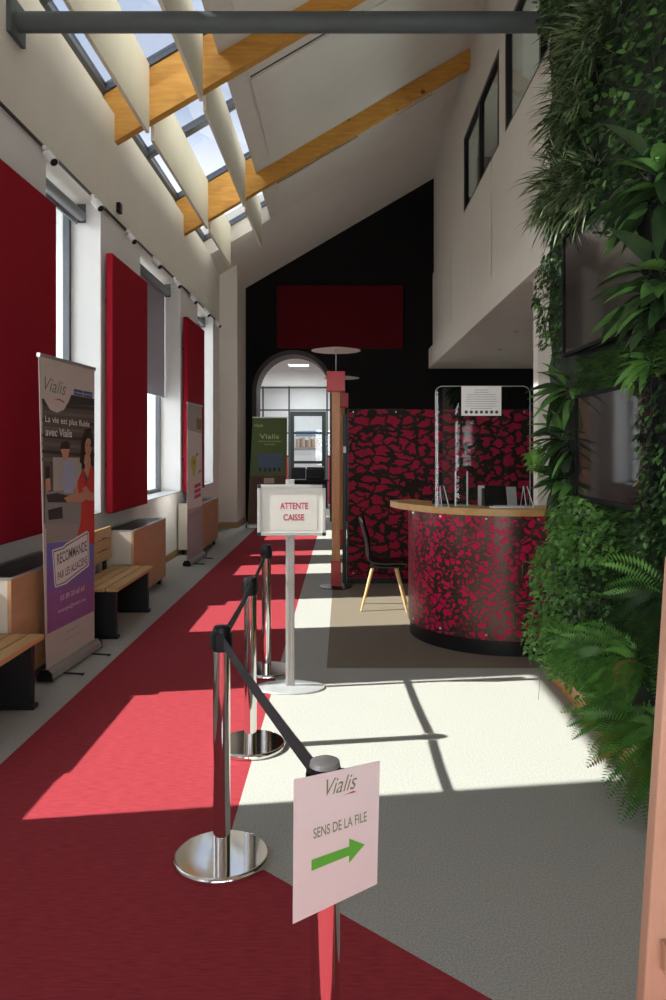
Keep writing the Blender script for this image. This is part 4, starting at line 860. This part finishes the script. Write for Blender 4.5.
def plant(name, kind, cx, cy, cz, ry, rz, n, lb, mats, cat='plant', depth=0.1, seedv=1, size=1.0):
    """a plant rooted in the wall at (XP, cy, cz); foliage fills an ellipse ry x rz, sticking out by depth"""
    random.seed(seedv); bm = NB(); 
    for i in range(n):
        a = R(0, 2*PI); q = math.sqrt(R(0, 1)); oy = ry*q*math.cos(a); oz = rz*q*math.sin(a)
        ox = -R(0.01, depth)*(1-0.5*q*q); p = Vector((ox, oy, oz)); mi = 0 if random.random() < 0.72 else (1 if random.random() < 0.8 or len(mats) < 3 else 2); mi = min(mi, len(mats)-1)
        if kind == 'small': leaf(bm, p, (R(-1, -0.1), R(-0.9, 0.9), R(-0.9, 0.5)), R(0.03, 0.055)*size, R(0.02, 0.034)*size, 0.5, 0.25, mi, 3, R(-0.8, 0.8))
        elif kind == 'ivy':
            d = Vector((R(-1, -0.1), R(-0.8, 0.8), R(-1, 0.2))); L_ = R(0.035, 0.06)*size
            for rr, ll in ((0, 1), (0.7, 0.65), (-0.7, 0.65)): leaf(bm, p, Matrix.Rotation(rr, 3, 'X') @ d, L_*ll, L_*0.5*ll, 0.3, 0.2, mi, 2)
        elif kind == 'broad': leaf(bm, p*0.5, (R(-1, -0.2), oy/ry*0.9+R(-0.3, 0.3), oz/rz*0.8+R(-0.5, 0.3)), R(0.16, 0.27)*size, R(0.045, 0.075)*size, 0.7, 0.3, mi, 5, R(-0.7, 0.7))
        elif kind == 'grass': leaf(bm, p*0.6, (R(-1, -0.15), oy/ry*0.9+R(-0.4, 0.4), oz/rz*0.5+R(-0.5, 0.7)), R(0.14, 0.26)*size, R(0.011, 0.020)*size, 0.9, 0.4, mi, 4, R(-0.5, 0.5))
        elif kind == 'fern':
            d = Vector((R(-1, -0.45), oy/ry*1.0+R(-0.4, 0.4), oz/rz*0.6+R(-0.5, 0.5))).normalized(); L_ = R(0.28, 0.46)*size; k_ = 22; cur = p*0.5; dd = d.copy()
            for k in range(k_):
                nxt = cur+dd*(L_/k_); side = dd.cross(Vector((-0.5,-0.7,0.5))).normalized()
                ll = 0.066*size*math.sin(PI*min(1, (k+1.5)/(k_+1)))**0.7
                for s_ in (-1, 1): leaf(bm, cur, side*s_+dd*0.35, ll, 0.019*size, 0.25, 0.1, mi, 2)
                cur = nxt; dd = (dd+Vector((0,0,-1.25/k_))).normalized()
            leaf(bm, p*0.5, d, L_*0.3, 0.005, 0.1, 0, mi, 2)
    for i in range(14):               # woody stems spreading over the growing mat
        a = i*2*PI/14+R(-.2, .2); e = Vector((-0.02, ry*0.95*math.cos(a), rz*0.95*math.sin(a))); add_tube(bm, [(0, 0, 0), e*0.5+Vector((R(-.04, -.01), 0, 0)), e], 0.003, 4)
    if kind in ('small', 'ivy'):     # trailing stems
        for i in range(max(3, n//50)):
            y = R(-ry, ry)*0.8; z = R(-0.3, 0.9)*rz; x = -R(0.02, depth); add_tube(bm, [(0, y, z), (x, y+R(-.02, .02), z-0.03), (x-0.01, y+R(-.04, .04), z-R(0.1, 0.25))], 0.0018, 4)
    o = obj(name, bm, mats, recalc=False); o.location = (cx, cy, cz); tag(o, lb, cat); return o
G1 = [M['lfdark'], M['lfmid']]; G2 = [M['lfmid'], M['lfbright']]; GF = [M['lffern'], M['lfmid'], M['lfdry']]; GG = [M['lfgrass'], M['lfdark']]
sd_ = [100]
def pl(name, kind, px, py, rpx, rpy, n, lb, mats, x=1.47, depth=0.16, size=1.0, seg=None):
    sd_[0] += 1; xr = x-depth*0.45; y = F*xr/(px-CX); z = H+(CY-py)/F*y
    dpx = F*xr/(y*y); ry = rpx/dpx; rz = rpy*y/F
    return plant(name, kind, x, y, z, ry, rz, n, lb, mats, 'plant', depth, sd_[0], size)
# upper dark mass
pl('leafy_plant', 'small', 600, 60, 52, 75, 420, 'dark leafy plant at the very top of the plant wall', G1, depth=0.14, size=1.2)
pl('leafy_plant', 'small', 645, 90, 40, 90, 300, 'dark leafy plant at the top right corner of the plant wall', G1, depth=0.12, size=1.2)
pl('leafy_plant', 'small', 570, 150, 22, 90, 420, 'dark leafy plant behind the striped grasses at the far edge of the wall', G1, depth=0.10, size=1.2)
pl('leafy_plant', 'small', 625, 180, 45, 50, 300, 'dark leafy plant directly above the upper black screen', G1, depth=0.12, size=1.25)
pl('rounded_plant', 'small', 553, 8, 9, 28, 260, 'dark rounded plant where the overhead pipe meets the plant wall', G1, depth=0.20)
pl('spider_plant', 'grass', 583, 40, 28, 50, 230, 'striped spiky grass plant at the top of the plant wall', GG, depth=0.22, size=1.25)
pl('spider_plant', 'grass', 566, 110, 20, 44, 200, 'striped spiky grass plant just below the overhead pipe', GG, depth=0.2, size=1.15)
pl('spider_plant', 'grass', 553, 190, 16, 48, 300, 'striped spiky grass plant overhanging the far edge, lowest of the grasses', GG, depth=0.27, size=1.15)
pl('spider_plant', 'grass', 580, 185, 18, 40, 160, 'striped spiky grass plant above the corner of the upper screen', GG, depth=0.16)
pl('ivy_plant', 'ivy', 545, 300, 8, 50, 230, 'dark ivy hanging from the far edge beside the upper screen', G1, depth=0.12)
pl('ivy_plant', 'ivy', 556, 280, 6, 90, 200, 'dark ivy climbing the strip between upper screen and wall edge', G1, depth=0.08)
pl('broad_leaf_plant', 'broad', 648, 190, 22, 50, 30, 'big broad-leaved dark plant above the right of the upper screen', G1, depth=0.14, size=1.35)
pl('broad_leaf_plant', 'broad', 650, 290, 20, 50, 26, 'big broad-leaved dark plant hanging over the right end of the upper screen', G1, depth=0.14, size=1.3)
pl('broad_leaf_plant', 'broad', 560, 392, 14, 22, 26, 'broad-leaved rosette between the two screens at the far edge', [M['lfdark'], M['lfmid']], depth=0.22, size=1.05)
pl('broad_leaf_plant', 'broad', 555, 440, 12, 30, 34, 'broad-leaved plant trailing over the counter end', G1, depth=0.20, size=1.0)
pl('broad_leaf_plant', 'broad', 556, 482, 12, 22, 34, 'broad-leaved plant drooping down to the countertop level', G1, depth=0.20, size=0.95)
pl('bright_sprout', 'small', 537, 456, 5, 12, 46, 'small bright green sprouting plant beside the acrylic screen', [M['lfbright'], M['lfbright']], x=1.36, depth=0.10, size=1.7)
pl('pothos_plant', 'small', 575, 530, 30, 34, 620, 'trailing small-leaved plant just under the lower black screen', G2, depth=0.20, size=1.1)
pl('pothos_plant', 'small', 556, 585, 22, 45, 820, 'dense small-leaved plant in the middle, touching the counter front', G2, depth=0.26, size=1.05)
pl('pothos_plant', 'small', 548, 640, 20, 34, 620, 'dense small-leaved plant at the foot of the far edge, above the floor', G2, depth=0.28, size=1.05)
pl('pothos_plant', 'small', 590, 600, 26, 50, 420, 'trailing small-leaved plant beside the lower moss area', G1+[M['lfmid']], depth=0.18)
pl('pothos_plant', 'small', 574, 662, 26, 28, 420, 'small-leaved plant between the floor and the ferns', G2, depth=0.22)
pl('fern_plant', 'fern', 590, 655, 20, 20, 18, 'arching fern low on the plant wall, farthest of the ferns', GF, depth=0.18, size=0.8)
pl('fern_plant', 'fern', 620, 662, 24, 22, 20, 'arching fern in the middle of the fern row, highest one', GF, depth=0.18, size=0.85)
pl('fern_plant', 'fern', 622, 715, 18, 20, 20, 'arching fern just above the wooden plinth, between its neighbours', GF, depth=0.15, size=0.8)
pl('fern_plant', 'fern', 645, 735, 18, 34, 28, 'arching fern low at the right, hanging toward the floor', GF, depth=0.16, size=0.9)
pl('fern_plant', 'fern', 658, 600, 16, 40, 12, 'dark fern at the right edge of the view beside the easel leg', [M['lfdark'], M['lffern']], depth=0.14, size=0.85)
pl('ivy_plant', 'ivy', 652, 440, 14, 70, 260, 'ivy trailing over the right end of the lower screen', G1+[M['lfdry']], depth=0.10)
pl('ivy_plant', 'ivy', 650, 530, 16, 40, 240, 'ivy patch below the right end of the lower screen', G1, depth=0.12)
pl('tendril_plant', 'broad', 640, 365, 18, 16, 14, 'thin bright leaves reaching across below the upper screen', [M['lfmid'], M['lfbright']], depth=0.14, size=0.75)
